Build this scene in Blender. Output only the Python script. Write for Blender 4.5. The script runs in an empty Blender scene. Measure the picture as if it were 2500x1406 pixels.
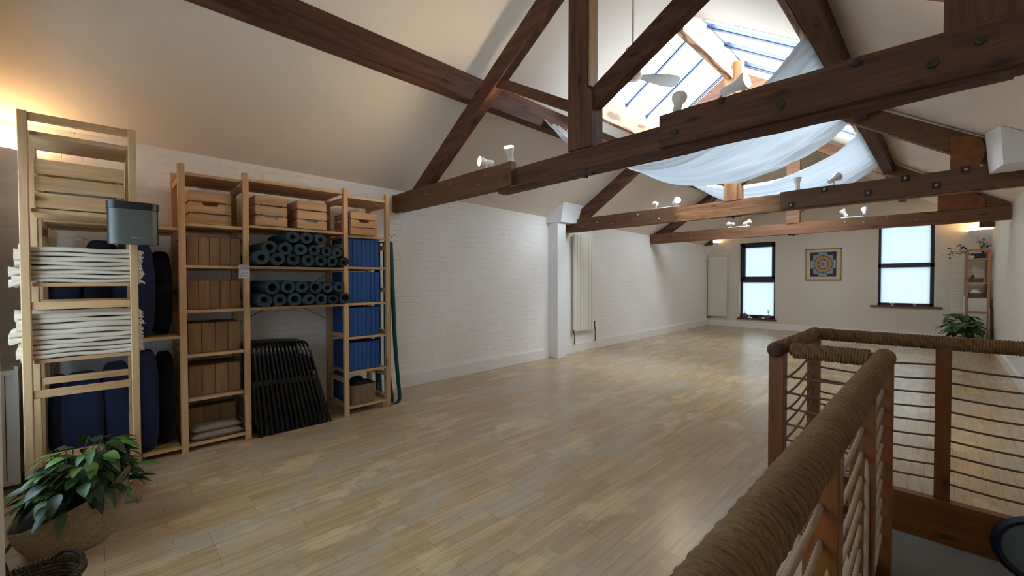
import bpy, math, random
import numpy as np
from mathutils import Vector, Matrix

random.seed(7)
rng = np.random.RandomState(7)
S = bpy.context.scene
COL = S.collection
PI = math.pi

# ------------------------------------------------------------------ camera
YAW, PITCH, ROLL, FPX = math.radians(45.588), math.radians(-1.044), math.radians(-0.12), 1028.4
_f = Vector((-math.sin(YAW) * math.cos(PITCH), math.cos(YAW) * math.cos(PITCH), math.sin(PITCH)))
_r = Vector((math.cos(YAW), math.sin(YAW), 0))
_u = _r.cross(_f)
_r2 = _r * math.cos(ROLL) + _u * math.sin(ROLL)
_u2 = -_r * math.sin(ROLL) + _u * math.cos(ROLL)
cam_data = bpy.data.cameras.new('camera')
cam = bpy.data.objects.new('camera', cam_data)
COL.objects.link(cam)
cam_data.sensor_width = 36
cam_data.lens = FPX * 36 / 2500
cam_data.clip_start = 0.02
cam.matrix_world = Matrix(((_r2.x, _u2.x, -_f.x, 0), (_r2.y, _u2.y, -_f.y, 0), (_r2.z, _u2.z, -_f.z, 1.35), (0, 0, 0, 1)))
S.camera = cam

# ------------------------------------------------------------------ render look
S.view_settings.view_transform = 'Standard'
S.view_settings.look = 'None'
S.view_settings.gamma = 1
S.view_settings.use_curve_mapping = False
S.view_settings.exposure = 1.5
cy = S.cycles
cy.use_denoising = True
cy.max_bounces = 12
cy.diffuse_bounces = 7
cy.glossy_bounces = 4
cy.transmission_bounces = 6
cy.transparent_max_bounces = 12
cy.sample_clamp_indirect = 8
cy.caustics_reflective = False
cy.caustics_refractive = False

# ------------------------------------------------------------------ world: bright overcast sky
SKY = 7.6
W = bpy.data.worlds.new('overcast_sky')
S.world = W
W.use_nodes = True
nt = W.node_tree
nt.nodes.clear()
wo = nt.nodes.new('ShaderNodeOutputWorld')
bg = nt.nodes.new('ShaderNodeBackground')
tc = nt.nodes.new('ShaderNodeTexCoord')
sx = nt.nodes.new('ShaderNodeSeparateXYZ')
rmp = nt.nodes.new('ShaderNodeValToRGB')
rmp.color_ramp.elements[0].position = 0.30
rmp.color_ramp.elements[0].color = (0.22, 0.23, 0.24, 1)
rmp.color_ramp.elements[1].position = 0.56
rmp.color_ramp.elements[1].color = (0.86, 0.94, 1.0, 1)
mp = nt.nodes.new('ShaderNodeMapRange')
mp.inputs['From Min'].default_value = -1
mp.inputs['From Max'].default_value = 1
nt.links.new(tc.outputs['Generated'], sx.inputs[0])
nt.links.new(sx.outputs['Z'], mp.inputs['Value'])
nt.links.new(mp.outputs[0], rmp.inputs[0])
nt.links.new(rmp.outputs[0], bg.inputs[0])
bg.inputs[1].default_value = SKY
nt.links.new(bg.outputs[0], wo.inputs[0])


def lamp(name, kind, loc, power, color, **k):
    d = bpy.data.lights.new(name, kind)
    d.energy = power
    d.color = color
    for a, b in k.items():
        if a != 'rot':
            setattr(d, a, b)
    o = bpy.data.objects.new(name, d)
    o.location = loc
    if 'rot' in k:
        o.rotation_euler = k['rot']
    COL.objects.link(o)
    return o


def portal(name, c, d, sx_, sy_):
    o = lamp(name, 'AREA', c, 1, (1, 1, 1), shape='RECTANGLE', size=sx_, size_y=sy_)
    o.data.cycles.is_portal = True
    o.rotation_euler = Vector(d).to_track_quat('-Z', 'Y').to_euler()


SL = 0.665                       # roof slope
EAVE = 2.45


def roofL(x):
    return EAVE + SL * (x + 4.8)


def roofR(x):
    return EAVE + SL * (0.7 - x)


# sky portals on the two skylight slopes (guide daylight sampling, add no light)
_n = Vector((-SL, 0, 1)).normalized()
SKYL = ((4.60, 6.42), (6.98, 8.80))     # skylight bays along y
for _a, _b in SKYL:
    _m = (_a + _b) / 2
    for _x, _z, _w, _t in ((-2.53, roofL(-2.53), 1.14, -1), (-1.47, roofR(-1.47), 1.28, 1)):
        p_ = lamp('sky_portal', 'AREA', (_x, _m, _z), 1, (1, 1, 1), shape='RECTANGLE', size=_w, size_y=_b - _a)
        p_.data.cycles.is_portal = True
        p_.matrix_world = Matrix.Translation((_x, _m, _z + 0.10)) @ Matrix.Rotation(_t * math.atan(SL), 4, 'Y')

# ------------------------------------------------------------------ materials


def lin(h):
    h = h.lstrip('#')
    c = [int(h[i:i + 2], 16) / 255 for i in (0, 2, 4)]
    return tuple((v / 12.92 if v <= 0.04045 else ((v + 0.055) / 1.055) ** 2.4) for v in c) + (1,)


MATS = {}


class NT:
    def __init__(s, name, rough=0.5, **k):
        m = bpy.data.materials.new(name)
        m.use_nodes = True
        s.m = m
        s.t = m.node_tree
        s.b = s.t.nodes['Principled BSDF']
        s.b.inputs['Roughness'].default_value = rough
        s.o = s.t.nodes['Material Output']
        for a, v in k.items():
            s.b.inputs[a.replace('_', ' ')].default_value = v
        MATS[name] = m

    def n(s, kind, **k):
        nd = s.t.nodes.new('ShaderNode' + kind)
        for a, v in k.items():
            if a in nd.inputs.keys():
                nd.inputs[a].default_value = v
            elif a.replace('_', ' ') in nd.inputs.keys():
                nd.inputs[a.replace('_', ' ')].default_value = v
            else:
                setattr(nd, a, v)
        return nd

    def l(s, a, b):
        s.t.links.new(a, b)

    def coords(s, scale=(1, 1, 1), rot=(0, 0, 0), kind='Object'):
        c = s.n('TexCoord')
        m = s.n('Mapping')
        m.inputs['Scale'].default_value = scale
        m.inputs['Rotation'].default_value = rot
        s.l(c.outputs[kind], m.inputs[0])
        return m.outputs[0]

    def bump(s, h, strength=0.3, dist=0.01, normal=None):
        b = s.n('Bump')
        b.inputs['Strength'].default_value = strength
        b.inputs['Distance'].default_value = dist
        s.l(h, b.inputs['Height'])
        if normal:
            s.l(normal, b.inputs['Normal'])
        s.l(b.outputs[0], s.b.inputs['Normal'])
        return b.outputs[0]

    def ramp(s, fac, stops):
        r = s.n('ValToRGB')
        e = r.color_ramp.elements
        while len(e) > 1:
            e.remove(e[-1])
        e[0].position, e[0].color = stops[0][0], lin(stops[0][1])
        for p, c in stops[1:]:
            q = e.new(p)
            q.color = lin(c)
        s.l(fac, r.inputs[0])
        return r.outputs[0]

    def mix(s, fac, a, b, mode='MIX'):
        x = s.n('Mix', data_type='RGBA', blend_type=mode)
        for v, i in ((fac, 0), (a, 6), (b, 7)):
            if hasattr(v, 'links'):
                s.l(v, x.inputs[i])
            else:
                x.inputs[i].default_value = v
        return x.outputs[2]


def flat(name, col, rough=0.5, noise=0.0, nscale=30, bump=0.0, **k):
    m = NT(name, rough, **k)
    c = lin(col)
    m.b.inputs['Base Color'].default_value = c
    if noise or bump:
        n = m.n('TexNoise', Scale=nscale, Detail=4.0)
        m.l(m.coords(), n.inputs['Vector'])
        if noise:
            hi = tuple(min(1, v * (1 + noise)) for v in c[:3]) + (1,)
            lo = tuple(v * (1 - noise) for v in c[:3]) + (1,)
            m.l(m.mix(n.outputs[0], lo, hi), m.b.inputs['Base Color'])
        if bump:
            m.bump(n.outputs[0], bump, 0.004)
    return m.m


def wood(name, axis, stops, rough=0.6, sc=1.0, knots=True, bump=0.15, spec=0.4, rnd=0.25):
    """grain runs along axis; stops dark->light"""
    m = NT(name, rough)
    m.b.inputs['Specular IOR Level'].default_value = spec
    s = [14 * sc, 14 * sc, 14 * sc]
    s['XYZ'.index(axis)] = 0.9 * sc
    co = m.n('TexCoord')
    oi = m.n('ObjectInfo')
    ad = m.n('VectorMath', operation='ADD')
    mu = m.n('VectorMath', operation='SCALE')
    mu.inputs['Scale'].default_value = 17.0
    cb = m.n('CombineXYZ')
    for i in range(3):
        m.l(oi.outputs['Random'], cb.inputs[i])
    m.l(cb.outputs[0], mu.inputs[0])
    m.l(co.outputs['Object'], ad.inputs[0])
    m.l(mu.outputs[0], ad.inputs[1])
    mp_ = m.n('Mapping')
    mp_.inputs['Scale'].default_value = s
    m.l(ad.outputs[0], mp_.inputs[0])
    n1 = m.n('TexNoise', Scale=1.0, Detail=7.0, Roughness=0.65, Distortion=0.6)
    m.l(mp_.outputs[0], n1.inputs['Vector'])
    mp2 = m.n('Mapping')
    mp2.inputs['Scale'].default_value = [v * 3.2 for v in s]
    m.l(ad.outputs[0], mp2.inputs[0])
    n2 = m.n('TexNoise', Scale=1.0, Detail=5.0, Roughness=0.7)
    m.l(mp2.outputs[0], n2.inputs['Vector'])
    av = m.n('Math', operation='ADD')
    a2 = m.n('Math', operation='MULTIPLY')
    a2.inputs[1].default_value = 0.35
    m.l(n2.outputs[0], a2.inputs[0])
    a3 = m.n('Math', operation='MULTIPLY')
    a3.inputs[1].default_value = 0.65
    m.l(n1.outputs[0], a3.inputs[0])
    m.l(a2.outputs[0], av.inputs[0])
    m.l(a3.outputs[0], av.inputs[1])
    col = m.ramp(av.outputs[0], stops)
    if knots:
        kp = m.n('Mapping')
        ks = [7.0, 7.0, 7.0]
        ks['XYZ'.index(axis)] = 2.6
        kp.inputs['Scale'].default_value = ks
        m.l(ad.outputs[0], kp.inputs[0])
        v = m.n('TexVoronoi', Scale=1.0)
        m.l(kp.outputs[0], v.inputs['Vector'])
        rr = m.n('MapRange')
        rr.inputs['From Min'].default_value = 0.06
        rr.inputs['From Max'].default_value = 0.17
        rr.inputs['To Min'].default_value = 0.75
        rr.inputs['To Max'].default_value = 0.0
        m.l(v.outputs['Distance'], rr.inputs[0])
        dk = tuple(v_ * 0.22 for v_ in lin(stops[0][1])[:3]) + (1,)
        col = m.mix(rr.outputs[0], col, dk)
    # per-object tone
    hs = m.n('HueSaturation')
    mr = m.n('MapRange')
    mr.inputs['To Min'].default_value = 1 - rnd
    mr.inputs['To Max'].default_value = 1 + rnd * 0.6
    m.l(oi.outputs['Random'], mr.inputs[0])
    m.l(mr.outputs[0], hs.inputs['Value'])
    m.l(col, hs.inputs['Color'])
    m.l(hs.outputs[0], m.b.inputs['Base Color'])
    m.bump(av.outputs[0], bump, 0.004)
    return m.m


OLD = [(0.28, '#2c1710'), (0.45, '#4d2c1e'), (0.58, '#63402c'), (0.75, '#7b5640')]
SCAB = [(0.28, '#4f3120'), (0.5, '#6d4a30'), (0.75, '#866344')]
WORN = [(0.30, '#4c2c1a'), (0.45, '#704a2e'), (0.56, '#8d663f'), (0.72, '#ab8258')]
PLY = [(0.3, '#5f3417'), (0.5, '#7a4820'), (0.75, '#8f5a2c')]
PINE = [(0.25, '#a88056'), (0.5, '#c49c70'), (0.75, '#d6b488')]
PINED = [(0.22, '#8a6340'), (0.5, '#bd946a'), (0.75, '#d6b28a')]
RAIL = [(0.25, '#542a0e'), (0.5, '#764216'), (0.75, '#8f5722')]
for ax in 'XYZ':
    wood('old_timber_' + ax, ax, OLD, 0.75, 1.0, bump=0.5)
    wood('pine_' + ax, ax, PINE, 0.55, 1.6, rnd=0.12)
    wood('rail_timber_' + ax, ax, RAIL, 0.45, 1.4, rnd=0.1)
wood('scab_timber', 'X', SCAB, 0.7, 1.0, bump=0.3)
wood('worn_timber', 'X', WORN, 0.7, 1.2, bump=0.4)
wood('worn_timber_Z', 'Z', WORN, 0.7, 1.2, bump=0.4)
wood('plywood', 'Y', PLY, 0.6, 0.6, knots=False, bump=0.05)
wood('crate_pine', 'Y', PINED, 0.65, 1.6, rnd=0.15)
wood('block_wood', 'Z', [(0.25, '#6a482a'), (0.5, '#8a6540'), (0.75, '#9d7850')], 0.65, 1.8, rnd=0.12)
wood('sill_wood', 'X', [(0.25, '#4a2a20'), (0.75, '#6f4634')], 0.5, 1.5)
wood('far_shelf_wood', 'Z', [(0.25, '#9c6b49'), (0.75, '#c08f69')], 0.6, 1.6)

# swirly bright softwood of the skylight trimmers
m = NT('swirl_timber', 0.5)
v = m.coords((2.2, 0.9, 3.0))
w = m.n('TexWave', Scale=1.6, Distortion=9.0, Detail=3.0, Detail_Scale=1.2)
m.l(v, w.inputs['Vector'])
m.l(m.ramp(w.outputs['Fac'], [(0.1, '#5f3a1c'), (0.4, '#8f6840'), (0.8, '#a98860')]), m.b.inputs['Base Color'])

# painted brick (bump only)


def brick(name, col, dx, strength=0.6, dist=0.012, rough=0.55):
    m = NT(name, rough)
    c = m.n('TexCoord')
    sp = m.n('SeparateXYZ')
    cb = m.n('CombineXYZ')
    m.l(c.outputs['Object'], sp.inputs[0])
    m.l(sp.outputs[dx], cb.inputs['X'])
    m.l(sp.outputs['Z'], cb.inputs['Y'])
    n = m.n('TexNoise', Scale=7.0, Detail=4.0, Roughness=0.6)
    m.l(c.outputs['Object'], n.inputs['Vector'])
    sb = m.n('VectorMath', operation='SUBTRACT')
    sb.inputs[1].default_value = (0.5, 0.5, 0.5)
    m.l(n.outputs['Color'], sb.inputs[0])
    sc = m.n('VectorMath', operation='SCALE')
    sc.inputs['Scale'].default_value = 0.07
    m.l(sb.outputs[0], sc.inputs[0])
    ad = m.n('VectorMath', operation='ADD')
    m.l(cb.outputs[0], ad.inputs[0])
    m.l(sc.outputs[0], ad.inputs[1])
    b = m.n('TexBrick', Scale=1.0)
    b.offset = 0.5
    b.squash_frequency = 3
    b.squash = 0.55
    b.inputs['Brick Width'].default_value = 0.235
    b.inputs['Row Height'].default_value = 0.076
    b.inputs['Mortar Size'].default_value = 0.007
    b.inputs['Mortar Smooth'].default_value = 0.9
    b.inputs['Color1'].default_value = (1, 1, 1, 1)
    b.inputs['Color2'].default_value = (0.72, 0.72, 0.72, 1)
    b.inputs['Mortar'].default_value = (0.3, 0.3, 0.3, 1)
    m.l(ad.outputs[0], b.inputs['Vector'])
    n2 = m.n('TexNoise', Scale=28.0, Detail=5.0, Roughness=0.6)
    m.l(c.outputs['Object'], n2.inputs['Vector'])
    n3 = m.n('TexNoise', Scale=5.5, Detail=3.0)
    m.l(c.outputs['Object'], n3.inputs['Vector'])
    # mortar hidden by thick paint in places
    n3r = m.n('MapRange')
    n3r.inputs['From Min'].default_value = 0.38
    n3r.inputs['From Max'].default_value = 0.62
    n3r.inputs['To Max'].default_value = 0.85
    m.l(n3.outputs[0], n3r.inputs[0])
    a = m.mix(n3r.outputs[0], b.outputs['Color'], (0.8, 0.8, 0.8, 1))
    hh = m.mix(0.28, a, n2.outputs['Color'], 'MIX')
    m.b.inputs['Base Color'].default_value = lin(col)
    m.bump(hh, strength, dist)
    return m.m


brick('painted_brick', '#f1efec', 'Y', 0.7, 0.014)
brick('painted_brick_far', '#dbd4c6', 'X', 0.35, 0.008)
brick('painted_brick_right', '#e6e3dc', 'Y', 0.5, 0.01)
flat('ceiling_paint', '#e2d8cc', 0.8, 0.02, 3.0)
flat('white_paint', '#e8e8ea', 0.45, 0.02, 8)
flat('skirting_paint', '#ebe8e4', 0.4)
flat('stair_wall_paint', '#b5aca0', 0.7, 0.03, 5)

# floor: narrow oak strips running along Y, worn lacquer
m = NT('strip_floor', 0.3)
c = m.n('TexCoord')
sp = m.n('SeparateXYZ')
m.l(c.outputs['Object'], sp.inputs[0])
cb = m.n('CombineXYZ')
m.l(sp.outputs['Y'], cb.inputs['X'])
m.l(sp.outputs['X'], cb.inputs['Y'])
b = m.n('TexBrick', Scale=1.0)
b.offset = 0.37
b.offset_frequency = 3
b.squash = 1.6
b.squash_frequency = 4
b.inputs['Brick Width'].default_value = 0.40
b.inputs['Row Height'].default_value = 0.072
b.inputs['Mortar Size'].default_value = 0.0011
b.inputs['Mortar Smooth'].default_value = 0.3
b.inputs['Color1'].default_value = (0, 0, 0, 1)
b.inputs['Color2'].default_value = (1, 1, 1, 1)
b.inputs['Mortar'].default_value = (0.5, 0.5, 0.5, 1)
m.l(cb.outputs[0], b.inputs['Vector'])
boards = m.ramp(b.outputs['Color'], [(0.0, '#b0906a'), (0.35, '#ba9a72'), (0.7, '#c2a37b'), (1.0, '#cdb08a')])
gm = m.coords((38, 2.2, 1))
g = m.n('TexNoise', Scale=1.0, Detail=6.0, Roughness=0.6)
m.l(gm, g.inputs['Vector'])
c1 = m.mix(0.45, boards, m.ramp(g.outputs[0], [(0.3, '#977a55'), (0.7, '#cfb58e')]))
pn = m.n('TexNoise', Scale=1.5, Detail=7.0, Roughness=0.68, Distortion=0.4)
m.l(m.coords((1.5, 0.8, 1)), pn.inputs['Vector'])
wr = m.n('MapRange')
wr.inputs['From Min'].default_value = 0.47
wr.inputs['From Max'].default_value = 0.60
wr.inputs['To Max'].default_value = 0.6
m.l(pn.outputs[0], wr.inputs[0])
c2 = m.mix(wr.outputs[0], c1, lin('#b3a895'))
pn2 = m.n('TexNoise', Scale=3.1, Detail=5.0, Roughness=0.6)
m.l(m.coords((1, 0.5, 1)), pn2.inputs['Vector'])
wr2 = m.n('MapRange')
wr2.inputs['From Min'].default_value = 0.56
wr2.inputs['From Max'].default_value = 0.62
wr2.inputs['To Max'].default_value = 0.5
m.l(pn2.outputs[0], wr2.inputs[0])
c3 = m.mix(wr2.outputs[0], c2, lin('#dcc195'))
gap = m.mix(b.outputs['Fac'], c3, lin('#8a7049'))
m.l(gap, m.b.inputs['Base Color'])
rr = m.n('MapRange')
rr.inputs['To Min'].default_value = 0.22
rr.inputs['To Max'].default_value = 0.36
m.l(pn.outputs[0], rr.inputs[0])
m.b.inputs['Roughness'].default_value = 0.27
iv = m.n('Math', operation='SUBTRACT')
iv.inputs[0].default_value = 1.0
m.l(b.outputs['Fac'], iv.inputs[1])
m.bump(iv.outputs[0], 0.25, 0.0015)


def glassy(name, tint, gloss=0.08):
    m = NT(name)
    t = m.t
    t.nodes.remove(m.b)
    tr = m.n('BsdfTransparent')
    tr.inputs[0].default_value = tint
    gl = m.n('BsdfGlossy')
    gl.inputs['Roughness'].default_value = 0.02
    mx = m.n('MixShader')
    mx.inputs[0].default_value = gloss
    m.l(tr.outputs[0], mx.inputs[1])
    m.l(gl.outputs[0], mx.inputs[2])
    m.l(mx.outputs[0], m.o.inputs[0])
    return m.m


glassy('clear_glass', (0.96, 0.98, 1, 1))
# frosted pane
m = NT('frosted_glass')
m.t.nodes.remove(m.b)
tl = m.n('BsdfTranslucent')
FROST = 0.27
tl.inputs[0].default_value = (FROST * 0.93, FROST * 1.02, FROST * 1.05, 1)
gl = m.n('BsdfGlossy')
gl.inputs['Roughness'].default_value = 0.25
gl.inputs[0].default_value = (0.05, 0.05, 0.05, 1)
ad = m.n('AddShader')
m.l(tl.outputs[0], ad.inputs[0])
m.l(gl.outputs[0], ad.inputs[1])
m.l(ad.outputs[0], m.o.inputs[0])

m = NT('sheer_glass')
m.t.nodes.remove(m.b)
tl = m.n('BsdfTranslucent')
tl.inputs[0].default_value = (.5, .56, .6, 1)
m.l(tl.outputs[0], m.o.inputs[0])

# thin cloth canopy
m = NT('sheer_cloth', 0.9)
m.t.nodes.remove(m.b)
df = m.n('BsdfDiffuse')
df.inputs[0].default_value = (0.80, 0.82, 0.85, 1)
tl = m.n('BsdfTranslucent')
tl.inputs[0].default_value = (0.20, 0.23, 0.26, 1)
mx = m.n('MixShader')
mx.inputs[0].default_value = 0.5
m.l(df.outputs[0], mx.inputs[1])
m.l(tl.outputs[0], mx.inputs[2])
m.l(mx.outputs[0], m.o.inputs[0])


def emis(name, col, strength):
    m = NT(name)
    m.t.nodes.remove(m.b)
    e = m.n('Emission')
    e.inputs[0].default_value = col
    e.inputs[1].default_value = strength
    m.l(e.outputs[0], m.o.inputs[0])


emis('bulb_lit', (1, 0.80, 0.56, 1), 22)
flat('bulb_off', '#8f9aa5', 0.2)
flat('white_metal', '#e6e6e2', 0.35)
flat('radiator_cream', '#dfdccb', 0.4)
flat('pipe_dark', '#4b453e', 0.4)
flat('frame_dark', '#1d2233', 0.4)
flat('skylight_frame', '#34405e', 0.35)
flat('black_metal', '#0c0b0c', 0.3, Metallic=0.2)
flat('black_plastic', '#101113', 0.35)
flat('grey_plastic', '#565a56', 0.45, 0.05, 300)
flat('bolt_steel', '#2f2a28', 0.5, Metallic=0.3)
flat('bolt_pale', '#a8957c', 0.4, Metallic=0.5)
flat('blanket_wool', '#cfc1b0', 0.95, 0.06, 60, 0.4)
flat('blanket_white', '#e4e0da', 0.95, 0.04, 60, 0.4)
flat('crate_cloth', '#c6bcae', 0.95, 0.08, 30, 0.3)
flat('cushion_grey', '#87786a', 0.95, 0.08, 60, 0.3)
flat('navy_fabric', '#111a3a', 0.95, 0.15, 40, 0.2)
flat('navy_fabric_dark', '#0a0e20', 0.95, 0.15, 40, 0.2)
flat('blue_foam', '#1c4987', 0.8, 0.1, 50, 0.1)
flat('blue_foam_dark', '#173d7c', 0.8, 0.1, 50, 0.1)
flat('mat_teal', '#283d48', 0.85, 0.12, 80, 0.2)
flat('mat_teal_light', '#2f4852', 0.85, 0.12, 80, 0.2)
flat('mat_dark', '#182129', 0.85, 0.12, 80, 0.2)
flat('strap_teal', '#0f4f4c', 0.85, 0.1, 90)
flat('strap_navy', '#1c2a3c', 0.85)
flat('dark_cloth', '#171522', 0.95, 0.2, 30, 0.4)
flat('soil', '#16100b', 0.95, 0.3, 60, 0.8)
flat('paper', '#d6d2da', 0.7)
flat('ink', '#45424f', 0.8)
flat('terracotta', '#8c5e4c', 0.8)
flat('stone_grey', '#5d6068', 0.7, 0.1, 40)
flat('crystal', '#e9efe9', 0.25)
flat('ceramic_white', '#d8d4c6', 0.35)
flat('mirror_glass', '#8a9792', 0.12, Metallic=0.55)
flat('navy_rim', '#10152f', 0.35)
flat('pot_cream', '#cfc8b6', 0.5)
flat('basket_brown', '#7a5136', 0.8, 0.15, 80, 0.5)
flat('white_ply', '#ddd9c9', 0.5)
flat('stem_brown', '#4d4a2c', 0.7)
flat('art_navy', '#1d2748', 0.6)
flat('art_pale', '#8f9a9c', 0.6)
flat('art_gold', '#a98758', 0.6)
flat('art_brown', '#4a2b23', 0.6)
flat('art_pink', '#c3a8a6', 0.6)
flat('art_mauve', '#6d505c', 0.6)
flat('art_mount', '#cfc3a4', 0.7)
wood('picture_frame_wood', 'X', [(0.25, '#96744f'), (0.75, '#b08d64')], 0.5, 2, knots=False)


def leafmat(name, c1, c2):
    m = NT(name, 0.38)
    n = m.n('TexNoise', Scale=6.0, Detail=3.0)
    m.l(m.coords(), n.inputs['Vector'])
    m.l(m.ramp(n.outputs[0], [(0.35, c1), (0.7, c2)]), m.b.inputs['Base Color'])
    m.b.inputs['Subsurface Weight'].default_value = 0.0


leafmat('leaf_dark', '#152c11', '#264418')
leafmat('leaf_mid', '#2c5220', '#4b7030')
leafmat('leaf_fresh', '#3c6622', '#64883a')
leafmat('leaf_far', '#1c3c1c', '#3e6638')


def weave(name, c1, c2, su, sv, strength=0.7):
    m = NT(name, 0.8)
    c = m.n('TexCoord')
    mpv = m.n('Mapping')
    mpv.inputs['Scale'].default_value = (su, sv, 1)
    m.l(c.outputs['UV'], mpv.inputs[0])
    br = m.n('TexBrick', Scale=1.0)
    br.inputs['Brick Width'].default_value = 1.0
    br.inputs['Row Height'].default_value = 0.5
    br.inputs['Mortar Size'].default_value = 0.1
    br.inputs['Mortar Smooth'].default_value = 1.0
    br.inputs['Color1'].default_value = lin(c1)
    br.inputs['Color2'].default_value = lin(c2)
    br.inputs['Mortar'].default_value = tuple(v * 0.35 for v in lin(c1)[:3]) + (1,)
    m.l(mpv.outputs[0], br.inputs['Vector'])
    n = m.n('TexNoise', Scale=50.0, Detail=3.0)
    m.l(c.outputs['Object'], n.inputs['Vector'])
    m.l(m.mix(0.35, br.outputs['Color'], n.outputs['Color'], 'OVERLAY'), m.b.inputs['Base Color'])
    iv = m.n('Math', operation='SUBTRACT')
    iv.inputs[0].default_value = 1.0
    m.l(br.outputs['Fac'], iv.inputs[1])
    m.bump(iv.outputs[0], strength, 0.004)


weave('seagrass_weave', '#a88f6c', '#bba582', 90, 34)
weave('wicker_weave', '#8a6d50', '#a58868', 46, 26, 1.0)
weave('dark_weave', '#3a2a20', '#7b6a54', 60, 24, 1.0)

# rope
m = NT('rope_fibre', 0.85)
n = m.n('TexNoise', Scale=260.0, Detail=4.0, Roughness=0.7)
m.l(m.coords(), n.inputs['Vector'])
n2 = m.n('TexNoise', Scale=9.0, Detail=2.0)
m.l(m.coords(), n2.inputs['Vector'])
m.l(m.mix(0.5, m.ramp(n.outputs[0], [(0.3, '#462d16'), (0.7, '#977144')]), m.ramp(n2.outputs[0], [(0.3, '#684a2a'), (0.7, '#866440')])), m.b.inputs['Base Color'])
m.bump(n.outputs[0], 0.6, 0.001)
flat('rope_pale', '#a38c72', 0.9, 0.15, 200, 0.5)
flat('rope_brown', '#6f5340', 0.9, 0.15, 200, 0.5)

M = MATS

# ------------------------------------------------------------------ mesh building


def wloc(o):
    v = Vector((0, 0, 0))
    while o is not None:
        v += o.location
        o = o.parent
    return v


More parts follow.
